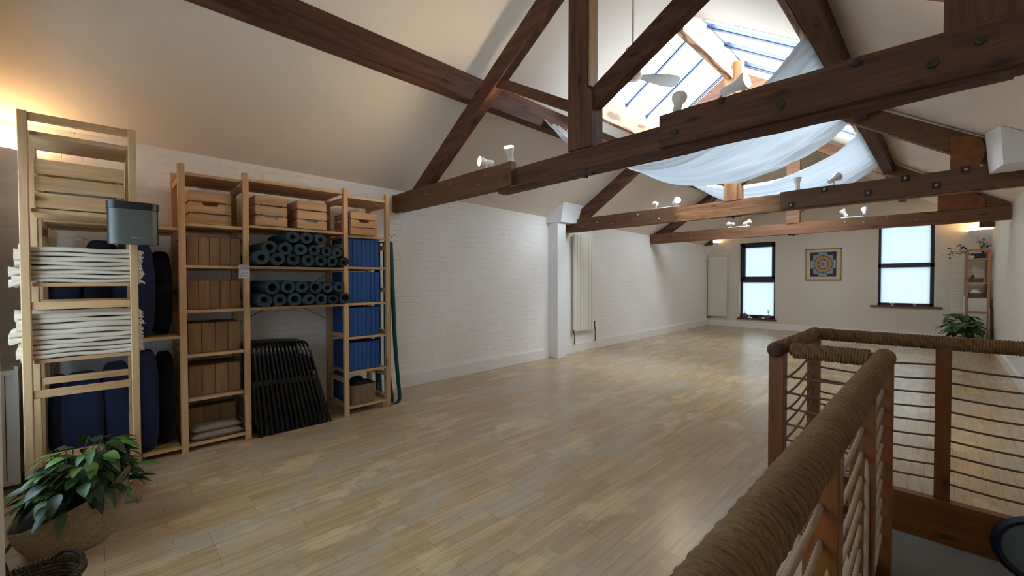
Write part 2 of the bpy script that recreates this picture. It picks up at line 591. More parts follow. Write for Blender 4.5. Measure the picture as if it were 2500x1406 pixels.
class MB:
    def __init__(s):
        s.v, s.f, s.mi, s.uv = [], [], [], {}

    def add(s, vs, fs, mi=0, uvs=None):
        o = len(s.v)
        s.v += [tuple(p) for p in vs]
        for i, f in enumerate(fs):
            if uvs is not None:
                s.uv[len(s.f)] = uvs[i]
            s.f.append([o + k for k in f])
            s.mi.append(mi)
        return s

    def box(s, x0, y0, z0, x1, y1, z1, mi=0, bev=0.0):
        if x1 < x0: x0, x1 = x1, x0
        if y1 < y0: y0, y1 = y1, y0
        if z1 < z0: z0, z1 = z1, z0
        if bev <= 0:
            vs = [(x0, y0, z0), (x1, y0, z0), (x1, y1, z0), (x0, y1, z0), (x0, y0, z1), (x1, y0, z1), (x1, y1, z1), (x0, y1, z1)]
            fs = [(0, 3, 2, 1), (4, 5, 6, 7), (0, 1, 5, 4), (1, 2, 6, 5), (2, 3, 7, 6), (3, 0, 4, 7)]
            return s.add(vs, fs, mi)
        b = min(bev, (x1 - x0) * .45, (y1 - y0) * .45, (z1 - z0) * .45)
        vs, idx = [], {}
        X, Y, Z = (x0, x1), (y0, y1), (z0, z1)
        for i in (0, 1):
            for j in (0, 1):
                for k in (0, 1):
                    sx_, sy_, sz_ = (1 - 2 * i), (1 - 2 * j), (1 - 2 * k)
                    c = (X[i], Y[j], Z[k])
                    idx[i, j, k, 0] = len(vs); vs.append((c[0], c[1] + sy_ * b, c[2] + sz_ * b))
                    idx[i, j, k, 1] = len(vs); vs.append((c[0] + sx_ * b, c[1], c[2] + sz_ * b))
                    idx[i, j, k, 2] = len(vs); vs.append((c[0] + sx_ * b, c[1] + sy_ * b, c[2]))
        q = lambda *a: [idx[t] for t in a]
        fs = []
        for i in (0, 1):
            f = q((i, 0, 0, 0), (i, 1, 0, 0), (i, 1, 1, 0), (i, 0, 1, 0)); fs.append(f if i else f[::-1])
            f = q((0, i, 0, 1), (0, i, 1, 1), (1, i, 1, 1), (1, i, 0, 1)); fs.append(f if i else f[::-1])
            f = q((0, 0, i, 2), (1, 0, i, 2), (1, 1, i, 2), (0, 1, i, 2)); fs.append(f if i else f[::-1])
        for i in (0, 1):
            for j in (0, 1):
                fs.append(q((i, j, 0, 0), (i, j, 1, 0), (i, j, 1, 1), (i, j, 0, 1)))
                fs.append(q((i, 0, j, 0), (i, 1, j, 0), (i, 1, j, 2), (i, 0, j, 2)))
                fs.append(q((0, i, j, 1), (1, i, j, 1), (1, i, j, 2), (0, i, j, 2)))
                for k in (0, 1):
                    fs.append(q((i, j, k, 0), (i, j, k, 1), (i, j, k, 2)))
        return s.add(vs, fs, mi)

    def beam(s, p, q, w, h, up=(0, 0, 1), mi=0):
        p, q = Vector(p), Vector(q)
        d = (q - p).normalized()
        a = d.cross(Vector(up)).normalized() * (w / 2)
        b = a.cross(d).normalized() * (h / 2)
        vs = [p - a - b, p + a - b, p + a + b, p - a + b, q - a - b, q + a - b, q + a + b, q - a + b]
        return s.add(vs, [(3, 2, 1, 0), (4, 5, 6, 7), (0, 1, 5, 4), (1, 2, 6, 5), (2, 3, 7, 6), (3, 0, 4, 7)], mi)

    def prism(s, poly, axis, a, b, mi=0):
        """poly: 2D points (remaining axes in XYZ order), extruded a..b on axis"""
        def P(u, v, t):
            return {'X': (t, u, v), 'Y': (u, t, v), 'Z': (u, v, t)}[axis]
        n = len(poly)
        vs = [P(u, v, a) for u, v in poly] + [P(u, v, b) for u, v in poly]
        fs = [list(range(n))[::-1], list(range(n, 2 * n))] + [(i, (i + 1) % n, n + (i + 1) % n, n + i) for i in range(n)]
        return s.add(vs, fs, mi)

    def tube(s, pts, r, n=8, mi=0, caps=True, rr=None):
        pts = [Vector(p) for p in pts]
        vs, fs = [], []
        up = None
        for i, p in enumerate(pts):
            d = (pts[min(i + 1, len(pts) - 1)] - pts[max(i - 1, 0)]).normalized()
            if up is None:
                up = Vector((0, 0, 1)) if abs(d.z) < 0.9 else Vector((1, 0, 0))
            a = d.cross(up)
            if a.length < 1e-6:
                a = d.cross(Vector((0, 1, 0)))
            a.normalize()
            b = a.cross(d).normalized()
            up = b
            ri = rr[i] if rr else r
            for k in range(n):
                t = 2 * PI * k / n
                vs.append(p + a * (ri * math.cos(t)) + b * (ri * math.sin(t)))
        for i in range(len(pts) - 1):
            for k in range(n):
                fs.append((i * n + k, i * n + (k + 1) % n, (i + 1) * n + (k + 1) % n, (i + 1) * n + k))
        if caps:
            fs.append(list(range(n))[::-1])
            fs.append(list(range((len(pts) - 1) * n, len(pts) * n)))
        return s.add(vs, fs, mi)

    def lathe(s, prof, c, n=24, d=(0, 0, 1), sx_=1, sy_=1, mi=0, uv=False, closed=False):
        """prof: (r,h) pairs; axis direction d"""
        d = Vector(d).normalized()
        a = d.orthogonal().normalized() if abs(d.z) < 0.999 else Vector((1, 0, 0))
        b = d.cross(a).normalized()
        c = Vector(c)
        vs, fs, uvs = [], [], []
        for r, h in prof:
            for k in range(n):
                t = 2 * PI * k / n
                vs.append(c + a * (r * math.cos(t) * sx_) + b * (r * math.sin(t) * sy_) + d * h)
        m_ = len(prof)
        for i in range(m_ - 1):
            for k in range(n):
                fs.append((i * n + k, i * n + (k + 1) % n, (i + 1) * n + (k + 1) % n, (i + 1) * n + k))
                uvs.append([(k / n, i / m_), ((k + 1) / n, i / m_), ((k + 1) / n, (i + 1) / m_), (k / n, (i + 1) / m_)])
        if prof[0][0] > 1e-5:
            fs.append(list(range(n))[::-1]); uvs.append([(0, 0)] * n)
        if prof[-1][0] > 1e-5 and not closed:
            fs.append(list(range((m_ - 1) * n, m_ * n))); uvs.append([(0, 0)] * n)
        return s.add(vs, fs, mi, uvs if uv else None)

    def grid(s, fn, nu, nv, mi=0, uv=False):
        vs = [fn(i / nu, j / nv) for i in range(nu + 1) for j in range(nv + 1)]
        fs, uvs = [], []
        for i in range(nu):
            for j in range(nv):
                a = i * (nv + 1) + j
                fs.append((a, a + nv + 1, a + nv + 2, a + 1))
                uvs.append([(i / nu, j / nv), ((i + 1) / nu, j / nv), ((i + 1) / nu, (j + 1) / nv), (i / nu, (j + 1) / nv)])
        return s.add(vs, fs, mi, uvs if uv else None)

    def build(s, name, mat, parent=None, smooth=False, origin=None, fix=True):
        me = bpy.data.meshes.new(name)
        vs = np.array(s.v, dtype=float)
        if parent is not None:
            off = np.array(wloc(parent))
            loc = (0, 0, 0)
        else:
            if origin is None:
                lo, hi = vs.min(0), vs.max(0)
                origin = ((lo[0] + hi[0]) / 2, (lo[1] + hi[1]) / 2, lo[2])
            off = np.array(origin)
            loc = tuple(origin)
        me.from_pydata((vs - off).tolist(), [], s.f)
        mats = mat if isinstance(mat, (list, tuple)) else [mat]
        for q in mats:
            me.materials.append(M[q])
        if len(mats) > 1:
            me.polygons.foreach_set('material_index', s.mi)
        if s.uv:
            ul = me.uv_layers.new(name='UVMap')
            for fi, uu in s.uv.items():
                for li, t in zip(me.polygons[fi].loop_indices, uu):
                    ul.data[li].uv = t
        me.validate()
        if fix:
            import bmesh
            bm = bmesh.new()
            bm.from_mesh(me)
            bmesh.ops.recalc_face_normals(bm, faces=bm.faces)
            bm.to_mesh(me)
            bm.free()
        if smooth:
            me.polygons.foreach_set('use_smooth', [True] * len(me.polygons))
            if smooth != 'all':
                try:
                    me.set_sharp_from_angle(angle=math.radians(40))
                except Exception:
                    pass
        me.update()
        o = bpy.data.objects.new(name, me)
        o.location = loc
        COL.objects.link(o)
        if parent is not None:
            o.parent = parent
        return o


def tag(o, label, cat, group=None):
    o['label'] = label
    o['category'] = cat
    if group:
        o['group'] = group
    return o


def struct(o):
    o['kind'] = 'structure'
    return o


def thing(name, loc, label, cat, group=None):
    o = bpy.data.objects.new(name, None)
    o.location = loc
    o.empty_display_size = 0.1
    COL.objects.link(o)
    return tag(o, label, cat, group)


def dup(o, loc=None, rot=None, label=None, parent=None):
    c = o.copy()
    COL.objects.link(c)
    if loc is not None:
        c.location = loc
    if rot is not None:
        c.rotation_euler = rot
    if label:
        c['label'] = label
    if parent is not None:
        c.parent = parent
    for ch in [x for x in o.children]:
        d = ch.copy()
        COL.objects.link(d)
        d.parent = c
        for g in [x for x in ch.children]:
            e = g.copy()
            COL.objects.link(e)
            e.parent = d
    return c


ORD = ['first', 'second', 'third', 'fourth', 'fifth', 'sixth', 'seventh', 'eighth', 'ninth', 'tenth', 'eleventh', 'twelfth', 'thirteenth', 'fourteenth', 'fifteenth', 'sixteenth']

# ================================================================== ROOM SHELL
XR = 0.70
YF = 13.10
YN = -0.52


def xl(y):
    return -4.72 - 0.016 * y


# floor with L-shaped stair opening
OX0, OX1, OY0, OY1, NX = -0.245, XR, 0.35, 3.64, -0.685
NY = 2.655
b = MB()
for x0, y0, x1, y1 in ((-5.1, YN, NX, YF), (NX, YN, OX0, NY), (NX, OY1, XR, YF), (OX0, YN, XR, OY0)):
    b.box(x0, y0, -0.24, x1, y1, 0)
struct(b.build('floor', 'strip_floor', origin=(0, 0, 0)))

# left wall
b = MB()
b.prism([(xl(YN), YN), (xl(YF), YF), (xl(YF) - 0.25, YF), (xl(YN) - 0.25, YN)], 'Z', -0.24, 2.62)
struct(b.build('wall_left', 'painted_brick', origin=(0, 0, 0)))
b = MB()
b.box(XR, YN, -2.6, XR + 0.25, YF + .2, 2.6)
struct(b.build('wall_right', 'painted_brick_right', origin=(0, 0, 0)))

# far gable wall with two window openings
W1 = (-4.06, -3.17, 0.27, 2.39)
W2 = (-1.06, -0.12, 0.745, 2.68)
b = MB()
xs = sorted([-5.1, W1[0], W1[1], W2[0], W2[1], XR])
T = 0.22


def zr(x):
    return min(roofL(x), roofR(x)) + 0.05


def wallpanel(b, x0, x1, z0, z1f0, z1f1):
    b.prism([(x0, z0), (x1, z0), (x1, z1f1), (x0, z1f0)], 'Y', YF, YF + T)


segs = [-5.1, W1[0], W1[1], -2.05, W2[0], W2[1], XR]
for x0, x1 in zip(segs[:-1], segs[1:]):
    win = W1 if x0 == W1[0] else W2 if x0 == W2[0] else None
    if win:
        wallpanel(b, x0, x1, -0.24, win[2], win[2])
        wallpanel(b, x0, x1, win[3], zr(x0), zr(x1))
    else:
        wallpanel(b, x0, x1, -0.24, zr(x0), zr(x1))
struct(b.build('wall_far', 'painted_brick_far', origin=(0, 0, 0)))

# near wall: pier beside the camera and alcove with a daylight window
W3 = (-3.75, -2.75, 0.55, 2.1)
b = MB()
W8 = (-2.0, -0.7, 0.85, 2.15)
for pl_ in ([(-2.40, 0), (-2.40, roofL(-2.4)), (-2.05, roofL(-2.05)), (-2.0, roofR(-2.0)), (-2.0, 0)], [(-2.0, 0), (-2.0, .85), (-.7, .85), (-.7, 0)],
            [(-2.0, 2.15), (-2.0, roofR(-2.0)), (-.7, roofR(-.7)), (-.7, 2.15)], [(-.7, 0), (-.7, roofR(-.7)), (XR, EAVE), (XR, 0)]):
    b.prism(pl_[::-1], 'Y', YN, -0.262)
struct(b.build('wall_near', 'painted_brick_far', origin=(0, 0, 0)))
b = MB()
for x0, x1, z0, za, zb in ((-5.1, W3[0], -.24, roofL(-5.1), roofL(W3[0])), (W3[1], -2.40, -.24, roofL(W3[1]), roofL(-2.4)),
                           (W3[0], W3[1], -.24, W3[2], W3[2]), (W3[0], W3[1], W3[3], roofL(W3[0]), roofL(W3[1]))):
    b.prism([(x0, z0), (x1, z0), (x1, zb + .03), (x0, za + .03)], 'Y', YN - 0.2, YN)
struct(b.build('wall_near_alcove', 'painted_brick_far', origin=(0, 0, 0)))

# ceiling: two slopes with skylight openings
SY0, SY1 = SKYL[0]
SLX0, SLX1 = -3.05, -2.05         # left opening in x
SRX0, SRX1 = -2.05, -0.88
TH = 0.16
b = MB()


def slab(b, x0, x1, y0, y1, fn):
    b.prism([(x0, fn(x0)), (x1, fn(x1)), (x1, fn(x1) + TH), (x0, fn(x0) + TH)], 'Y', y0, y1)


for y0, y1 in ((YN - .2, SY0), (SY1, SKYL[1][0]), (SKYL[1][1], YF + .2)):
    slab(b, -5.15, -2.05, y0, y1, roofL)
for y0, y1 in SKYL:
    slab(b, -5.15, SLX0, y0, y1, roofL)
o = struct(b.build('ceiling_left', 'ceiling_paint', origin=(0, 0, 0)))
b = MB()
for y0, y1 in ((YN - .2, SY0), (SY1, SKYL[1][0]), (SKYL[1][1], YF + .2)):
    slab(b, -2.05, XR + .25, y0, y1, roofR)
for y0, y1 in SKYL:
    slab(b, SRX1, XR + .25, y0, y1, roofR)
struct(b.build('ceiling_right', 'ceiling_paint', origin=(0, 0, 0)))

# baseboards
b = MB()
H_ = 0.155
for y0, y1, t in ((2.0, 5.58, .022), (5.84, 8.9, .022), (8.9, YF, .035)):
    b.prism([(xl(y0), y0), (xl(y1), y1), (xl(y1) + t, y1), (xl(y0) + t, y0)], 'Z', 0, H_)
struct(b.build('baseboard_left', 'skirting_paint', origin=(0, 0, 0)))
b = MB()
b.box(xl(YF), YF - .03, 0, -4.08, YF, .165)
b.box(-4.08, YF - .045, 0, .30, YF, .15)
struct(b.build('baseboard_far', 'skirting_paint', origin=(0, 0, 0)))
b = MB()
b.box(XR - .022, 3.7, 0, XR, YF, .14)
struct(b.build('baseboard_right', 'skirting_paint', origin=(0, 0, 0)))

# stairwell below the opening
b = MB()
b.box(NX - .1, OY1 + .03, -2.6, XR, OY1 + .12, -0.24)
b.box(NX - .1, NY - .05, -2.6, NX, OY1 + .03, -0.24)
b.box(NX, NY - .1, -2.6, OX0, NY, -0.24)
b.box(OX0 - .1, OY0, -2.6, OX0, NY, -0.24)
b.box(OX0 - .1, OY0 - .1, -2.6, XR, OY0, -0.24)
b.box(NX - .1, OY0 - .1, -2.7, XR, OY1 + .12, -2.6)
struct(b.build('wall_stairwell', 'stair_wall_paint', origin=(0, 0, 0)))
b = MB()
b.box(NX - .02, OY1 - .035, -0.245, XR, OY1 + .03, 0.012)
struct(b.build('trim_1', 'rail_timber_X', origin=(0, 0, 0)))
b = MB()
b.box(NX - .02, NY, -0.245, NX + .025, OY1 - .035, 0.012)
b.box(NX + .025, NY - .02, -0.245, OX0 + .02, NY + .025, 0.012)
b.box(OX0 - .02, OY0, -0.245, OX0 + .025, NY - .02, 0.012)
struct(b.build('trim_2', 'rail_timber_Y', origin=(0, 0, 0)))


# windows on the far wall
def window(name, w, frame_parts, sill=None):
    x0, x1, z0, z1 = w
    b = MB()
    for q in frame_parts:
        b.box(*q)
    f = struct(b.build(name, 'frame_dark', origin=((x0 + x1) / 2, YF + .1, z0)))
    return f


x0, x1, z0, z1 = W1
yw = YF + .10
zt = 1.34
f = window('window_1', W1, [
    (x0, yw, z0, x0 + .05, yw + .07, z1), (x1 - .05, yw, z0, x1, yw + .07, z1), (x0, yw, z0, x1, yw + .07, z0 + .085), (x0, yw, z1 - .06, x1, yw + .07, z1),
    (x0, yw, zt - .06, x1, yw + .07, zt + .05),
    (x0 + .045, yw - .02, zt + .04, x0 + .12, yw + .06, z1 - .04), (x1 - .10, yw - .02, zt + .04, x1 - .045, yw + .06, z1 - .04),
    (x0 + .045, yw - .02, z1 - .13, x1 - .045, yw + .06, z1 - .04), (x0 + .045, yw - .02, zt + .03, x1 - .045, yw + .06, zt + .10)])
b = MB(); b.box(x0 + .04, yw + .03, z0 + .07, x1 - .04, yw + .036, zt - .05); b.build('pane', 'frosted_glass', f)
b = MB(); b.box(x0 + .11, yw + .03, zt + .09, x1 - .09, yw + .036, z1 - .12); b.build('pane', 'frosted_glass', f)
b = MB()
for xx in (x0 + .26, x1 - .26):
    b.box(xx - .03, yw - .04, zt + .055, xx + .03, yw - .018, zt + .072)
b.build('window_handle', 'bolt_steel', f)
b = MB(); b.box(x0 - .05, YF - .05, z0 - .035, x1 + .05, yw + .05, z0 + .002)
struct(b.build('trim_3', 'sill_wood', origin=(x0, YF, z0)))

x0, x1, z0, z1 = W2
zt = 1.69
f = window('window_2', W2, [
    (x0, yw, z0, x0 + .045, yw + .07, z1), (x1 - .065, yw, z0, x1, yw + .07, z1), (x0, yw, z0, x1, yw + .07, z0 + .06), (x0, yw, z1 - .04, x1, yw + .07, z1),
    (x0, yw, zt - .06, x1, yw + .07, zt + .035)])
b = MB(); b.box(x0 + .04, yw + .03, z0 + .05, x1 - .05, yw + .036, zt - .05); b.build('pane', 'frosted_glass', f)
b = MB(); b.box(x0 + .04, yw + .03, zt + .03, x1 - .05, yw + .036, z1 - .035); b.build('pane', 'frosted_glass', f)
b = MB()
b.box(x0 + .24, yw - .03, z0 + .045, x0 + .6, yw, z0 + .06)
b.build('window_handle', 'bolt_steel', f)
b = MB(); b.box(x0 - .13, YF - .06, z0 - .035, x1 + .13, yw + .05, z0 + .002)
struct(b.build('trim_4', 'sill_wood', origin=(x0, YF, z0)))

b = MB()
for q in ((-2.0, .85, -1.95, 2.15), (-.75, .85, -.7, 2.15), (-2.0, .85, -.7, .90), (-2.0, 2.10, -.7, 2.15), (-1.375, .85, -1.325, 2.15)):
    b.box(q[0], -.46, q[1], q[2], -.40, q[3])
f = struct(b.build('window_8', 'white_paint', origin=(-1.35, -.43, .85)))
b = MB(); b.box(-1.96, -.435, .89, -.74, -.43, 2.11); b.build('pane', 'sheer_glass', f)
x0, x1, z0, z1 = W3
b = MB()
for q in ((x0, z0, x0 + .05, z1), (x1 - .05, z0, x1, z1), (x0, z0, x1, z0 + .05), (x0, z1 - .05, x1, z1), (x0, 1.3, x1, 1.36)):
    b.box(q[0], YN - .14, q[1], q[2], YN - .08, q[3])
f = struct(b.build('window_3', 'white_paint', origin=((x0 + x1) / 2, YN - .1, z0)))
b = MB(); b.box(x0 + .04, YN - .115, z0 + .04, x1 - .04, YN - .108, z1 - .04); b.build('pane', 'sheer_glass', f)

# skylights (left slope and right slope)
EX, EZ = math.cos(math.atan(SL)), math.sin(math.atan(SL))


def skylight(name, side, S0, S1):
    fn = roofL if side < 0 else roofR
    xa, xb = (SLX0, SLX1 - .02) if side < 0 else (SRX0 + .02, SRX1)
    b = MB()
    nrm = Vector((-SL if side < 0 else SL, 0, 1)).normalized()

    def quad(x0, x1, u0, u1):
        p = [Vector((x0, 0, fn(x0))) + nrm * u0, Vector((x1, 0, fn(x1))) + nrm * u0, Vector((x1, 0, fn(x1))) + nrm * u1, Vector((x0, 0, fn(x0))) + nrm * u1]
        return [(q.x, q.z) for q in p]

    def bar(y0, y1, x0, x1, u0, u1):
        b.prism(quad(x0, x1, u0, u1), 'Y', y0, y1)
    d3 = (S1 - S0) / 3
    mids = (S0 + .57 + (d3 - .607) * 1.0, S0 + 1.13 + (2 * d3 - 1.213) * 1.0)
    for yy, w_ in ((S0 + .025, .05), (mids[0], .05), (mids[1], .05), (S1 - .025, .05)):
        bar(yy - w_ * .36, yy + w_ * .36, xa, xb, .09, .13)
        bar(yy - .006, yy + .006, xa, xb, .07, .10)
    lo = xa if side < 0 else xb
    hi = xb if side < 0 else xa
    d = .05 if side < 0 else -.05
    bar(S0, S1, min(lo, lo + d), max(lo, lo + d), .09, .14)
    bar(S0, S1, min(hi, hi - d), max(hi, hi - d), .09, .14)
    root = struct(b.build(name, 'skylight_frame', origin=((xa + xb) / 2, (S0 + S1) / 2, fn((xa + xb) / 2))))
    for ya, yb in ((S0 + .05, mids[0] - .025), (mids[0] + .025, mids[1] - .025), (mids[1] + .025, S1 - .05)):
        g = MB()
        g.prism(quad(xa, xb, .10, .105), 'Y', ya, yb)
        g.build('pane', 'clear_glass', root)


for k_, (a_, b_) in enumerate(SKYL):
    skylight('window_%d' % (4 + 2 * k_), -1, a_, b_)
    skylight('window_%d' % (5 + 2 * k_), 1, a_, b_)
# reveal lining around the openings
b = MB()
for a_, b_ in SKYL:
    for fn, xa, xb in ((roofL, SLX0, -2.05), (roofR, -2.05, SRX1)):
        for y0, y1 in ((a_ + .0005, a_ + .012), (b_ - .012, b_ - .0005)):
            b.prism([(xa, fn(xa) - .003), (xb, fn(xb) - .003), (xb, fn(xb) + .10), (xa, fn(xa) + .10)], 'Y', y0, y1)
struct(b.build('trim_5', 'white_paint', origin=(0, 0, 0)))

# trimmer timbers of the skylight
b = MB(); b.prism([(-3.09, 3.40), (-3.03, 3.40), (-3.03, roofL(-3.03) - .002), (-3.09, roofL(-3.09) - .002)], 'Y', 4.2, 9.2)
tag(b.build('skylight_trimmer', 'swirl_timber'), 'pale swirl-grained timber along the lower edge of the left-hand skylights', 'beam')
b = MB(); b.box(-2.07, 4.55, 4.05, -1.99, 8.95, 4.24)
b.box(-2.06, 4.62, 4.24, -2.0, 6.4, 4.34)
b.box(-2.06, 7.0, 4.24, -2.0, 8.78, 4.34)
tag(b.build('ridge_beam', 'swirl_timber'), 'wide pale swirl-grained ridge timber between the two skylights', 'beam')
b = MB(); b.prism([(-.83, 3.30), (-.79, 3.30), (-.79, roofR(-.79) - .002), (-.83, roofR(-.83) - .002)], 'Y', 2.8, 9.2)
tag(b.build('skylight_trimmer', 'swirl_timber'), 'pale timber along the lower edge of the right-hand skylights', 'beam')

# ================================================================== PURLINS
b = MB(); b.prism([(-3.46, 3.17), (-3.34, 3.17), (-3.34, roofL(-3.34) - .002), (-3.46, roofL(-3.46) - .002)], 'Y', YN, YF)
tag(b.build('purlin', 'old_timber_Y'), 'long dark purlin running the length of the left roof slope', 'beam', 'purlins')
b = MB(); b.prism([(-.71, 3.12), (-.585, 3.12), (-.585, roofR(-.585) - .002), (-.71, roofR(-.71) - .002)], 'Y', -.26, YF)
tag(b.build('purlin', 'old_timber_Y'), 'long dark purlin running the length of the right roof slope', 'beam', 'purlins')


# ================================================================== TRUSSES
def bolts(parent, pts, y, mat, r=.012, plate=True):
    for (x, z) in pts:
        b = MB()
        if plate:
            b.box(x - r * 2, y - .005, z - r * 2, x + r * 2, y, z + r * 2)
        b.lathe([(r, 0), (r, .012), (r * .6, .016)], (x, y - .003, z), 8, (0, -1, 0))
        o_ = b.build('bolt', mat, parent)
        if plate:
            b = MB(); b.lathe([(r * .8, .012), (r * .8, .02), (r * .3, .022)], (x, y - .003, z), 10, (0, -1, 0)); b.build('bolt_head', 'bolt_pale', o_)


def wob(z, a=.006):
    return z + rng.uniform(-a, a)


def longbeam(x0, x1, y0, y1, z0f, z1f, n=14, a=.005):
    """old hand-cut timber, slightly irregular"""
    b = MB()
    secs = []
    for i in range(n + 1):
        x = x0 + (x1 - x0) * i / n
        secs.append([(x, y0 + rng.uniform(-a, a), z0f(x) + rng.uniform(-a, a)), (x, y1, z0f(x) + rng.uniform(-a, a)), (x, y1, z1f(x) + rng.uniform(-a, a)), (x, y0 + rng.uniform(-a, a), z1f(x) + rng.uniform(-a, a))])
    vs = [p for s_ in secs for p in s_]
    fs = [(3, 2, 1, 0), tuple(range(n * 4, n * 4 + 4))]
    for i in range(n):
        for k in range(4):
            fs.append((i * 4 + k, i * 4 + (k + 1) % 4, i * 4 + 4 + (k + 1) % 4, i * 4 + 4 + k))
    return b.add(vs, fs)


# truss 1
t1 = thing('roof_truss', (-2.05, 2.7, 2.2), 'dark timber king post truss nearest the camera, above the foreground shelves', 'roof truss', 'roof trusses')
longbeam(-2.9, .2, 2.66, 2.76, lambda x: 2.165 + .012 * (x + 2), lambda x: 2.355 + .012 * (x + 2), 18).build('tie_beam', 'old_timber_X', t1)
b = longbeam(-4.77, -2.66, 2.60, 2.66, lambda x: 2.19, lambda x: 2.40, 10, .003)
b.box(-4.77, 2.66, 2.205, -2.9, 2.76, 2.415)
b.box(-2.75, 2.60, 2.175, -2.42, 2.66, 2.182)
b.build('tie_beam_splice', 'scab_timber', t1)
longbeam(-1.29, XR - .01, 2.60, 2.655, lambda x: 2.205, lambda x: 2.41, 10, .003).build('tie_beam_splice', 'old_timber_X', t1)
b = MB(); b.box(.05, 2.66, 2.2, XR - .01, 2.76, 2.41); b.build('tie_beam_end', 'old_timber_X', t1)
b = MB(); b.prism([(-2.065, 2.36), (-1.84, 2.36), (-1.84, 2.75), (-1.885, 2.80), (-1.885, 4.24), (-2.055, 4.24)], 'Y', 2.64, 2.78); b.build('king_post', 'old_timber_Z', t1)
b = MB(); b.box(-1.885, 2.66, 2.82, -1.872, 2.76, 4.2); b.build('post_batten', 'pine_Z', t1)
b = MB(); b.prism([(-4.40, 2.41), (-4.09, 2.41), (-2.06, 3.72), (-2.06, 3.93)], 'Y', 2.65, 2.75); b.build('rafter', 'old_timber_X', t1)
b = MB(); b.prism([(XR - .02, 2.41), (.30, 2.41), (-1.9, 3.80), (-1.9, 4.0), (XR - .02, 2.44)][::-1], 'Y', 2.66, 2.75); b.build('rafter', 'old_timber_X', t1)
b = MB(); b.prism([(-2.06, 2.67), (-2.06, 2.76), (-2.81, 3.185), (-2.96, 3.165)], 'Y', 2.665, 2.745); b.build('strut', 'old_timber_X', t1)
b = MB(); b.prism([(-1.865, 2.63), (-1.80, 2.66), (-.95, 3.14), (-1.10, 3.235), (-1.865, 2.79)], 'Y', 2.665, 2.745); b.build('strut', 'old_timber_X', t1)
b = MB(); b.prism([(-.008, 2.40), (XR - .02, 2.40), (XR - .02, roofR(XR - .02) - .01), (-.008, roofR(-.008) - .01)], 'Y', 2.63, 2.66); b.build('gusset', 'old_timber_Z', t1)
bolts(t1, [(-.91, 2.388), (-1.185, 2.278), (-.61, 2.277), (-.296, 2.386), (-.04, 2.284), (.10, 2.33)], 2.60, 'bolt_steel', .019, False)
bolts(t1, [(-3.55, 2.33), (-3.1, 2.26), (-3.0, 2.33), (-4.0, 2.30), (-4.3, 2.27), (-2.8, 2.25)], 2.60, 'bolt_pale', .008, False)
b = MB(); b.box(-2.02, 2.66, 2.155, -1.86, 2.72, 2.168); b.lathe([(.018, 0), (.018, .02)], (-1.93, 2.69, 2.158), 8, (0, 0, -1)); b.build('strap_plate', 'bolt_steel', t1)


def truss(Y, label, xlw, scabL, scabR, gus, mats, box_r=None):
    t = thing('roof_truss', (-2.05, Y, 2.2), label, 'roof truss', 'roof trusses')
    longbeam(xlw, XR - .01, Y - .04, Y + .06, lambda x: 2.215, lambda x: 2.425, 18, .004).build('tie_beam', mats[0], t)
    b = longbeam(xlw, scabL, Y - .10, Y - .04, lambda x: 2.21, lambda x: 2.43, 8, .002); b.build('tie_beam_splice', 'scab_timber', t)
    if scabR:
        longbeam(scabR, XR - .01, Y - .10, Y - .04, lambda x: 2.225, lambda x: 2.435, 8, .002).build('tie_beam_splice', mats[2], t)
    b = MB(); b.box(-2.10, Y - .05, 2.42, -1.885, Y + .07, 4.26); b.build('king_post', mats[1], t)
    b = MB(); b.prism([(xlw + .05, 2.43), (xlw + .42, 2.43), (-2.10, 3.90), (-2.10, 4.10), (xlw + .05, roofL(xlw + .05) - .05)], 'Y', Y - .045, Y + .055); b.build('rafter', mats[3], t)
    b = MB(); b.prism([(XR - .02, 2.43), (.32, 2.43), (-1.885, 3.88), (-1.885, 4.08), (XR - .02, roofR(XR) - .0)][::-1], 'Y', Y - .045, Y + .055); b.build('rafter', 'scab_timber', t)
    b = MB(); b.prism([(-2.10, 2.62), (-2.10, 2.74), (-2.95, 3.28), (-3.05, 3.22)], 'Y', Y - .03, Y + .04); b.build('strut', 'old_timber_X', t)
    b = MB(); b.prism([(-1.885, 2.62), (-1.885, 2.74), (-1.12, 3.22), (-1.0, 3.18)], 'Y', Y - .03, Y + .04); b.build('strut', 'old_timber_X', t)
    b = MB(); b.prism(gus, 'Y', Y - .075, Y - .045); b.build('gusset', 'plywood', t)
    b = MB(); b.box(-2.08, Y - .02, 2.20, -1.9, Y + .04, 2.215); b.lathe([(.018, 0), (.018, .02)], (-1.99, Y, 2.205), 8, (0, 0, -1)); b.build('strap_plate', 'bolt_steel', t)
    return t


t2 = truss(6.15, 'timber king post truss with pale worn post, its feet boxed in white, mid-room', -4.80, -2.78, -1.42,
           [(.043, 2.42), (.24, 2.42), (.285, 2.60), (.24, 2.72), (.043, roofR(.043) - .10)], ('worn_timber', 'worn_timber_Z', 'scab_timber', 'old_timber_X'))
bolts(t2, [(-1.30, 2.26), (-.97, 2.40), (-.58, 2.30), (-.28, 2.41), (-.05, 2.30), (.15, 2.42)], 6.05, 'bolt_steel', .017)
bolts(t2, [(-4.1, 2.33), (-3.8, 2.28), (-3.35, 2.37), (-3.0, 2.27), (-4.4, 2.28)], 6.05, 'bolt_pale', .013, False)
t3 = truss(9.45, 'timber king post truss furthest from the camera, in front of the far gable', -4.84, -2.72, None,
           [(-.063, 2.42), (.43, 2.42), (.43, 2.56), (.35, 2.62), (-.063, roofR(-.063) - .06)], ('scab_timber', 'scab_timber', 'scab_timber', 'old_timber_X'))
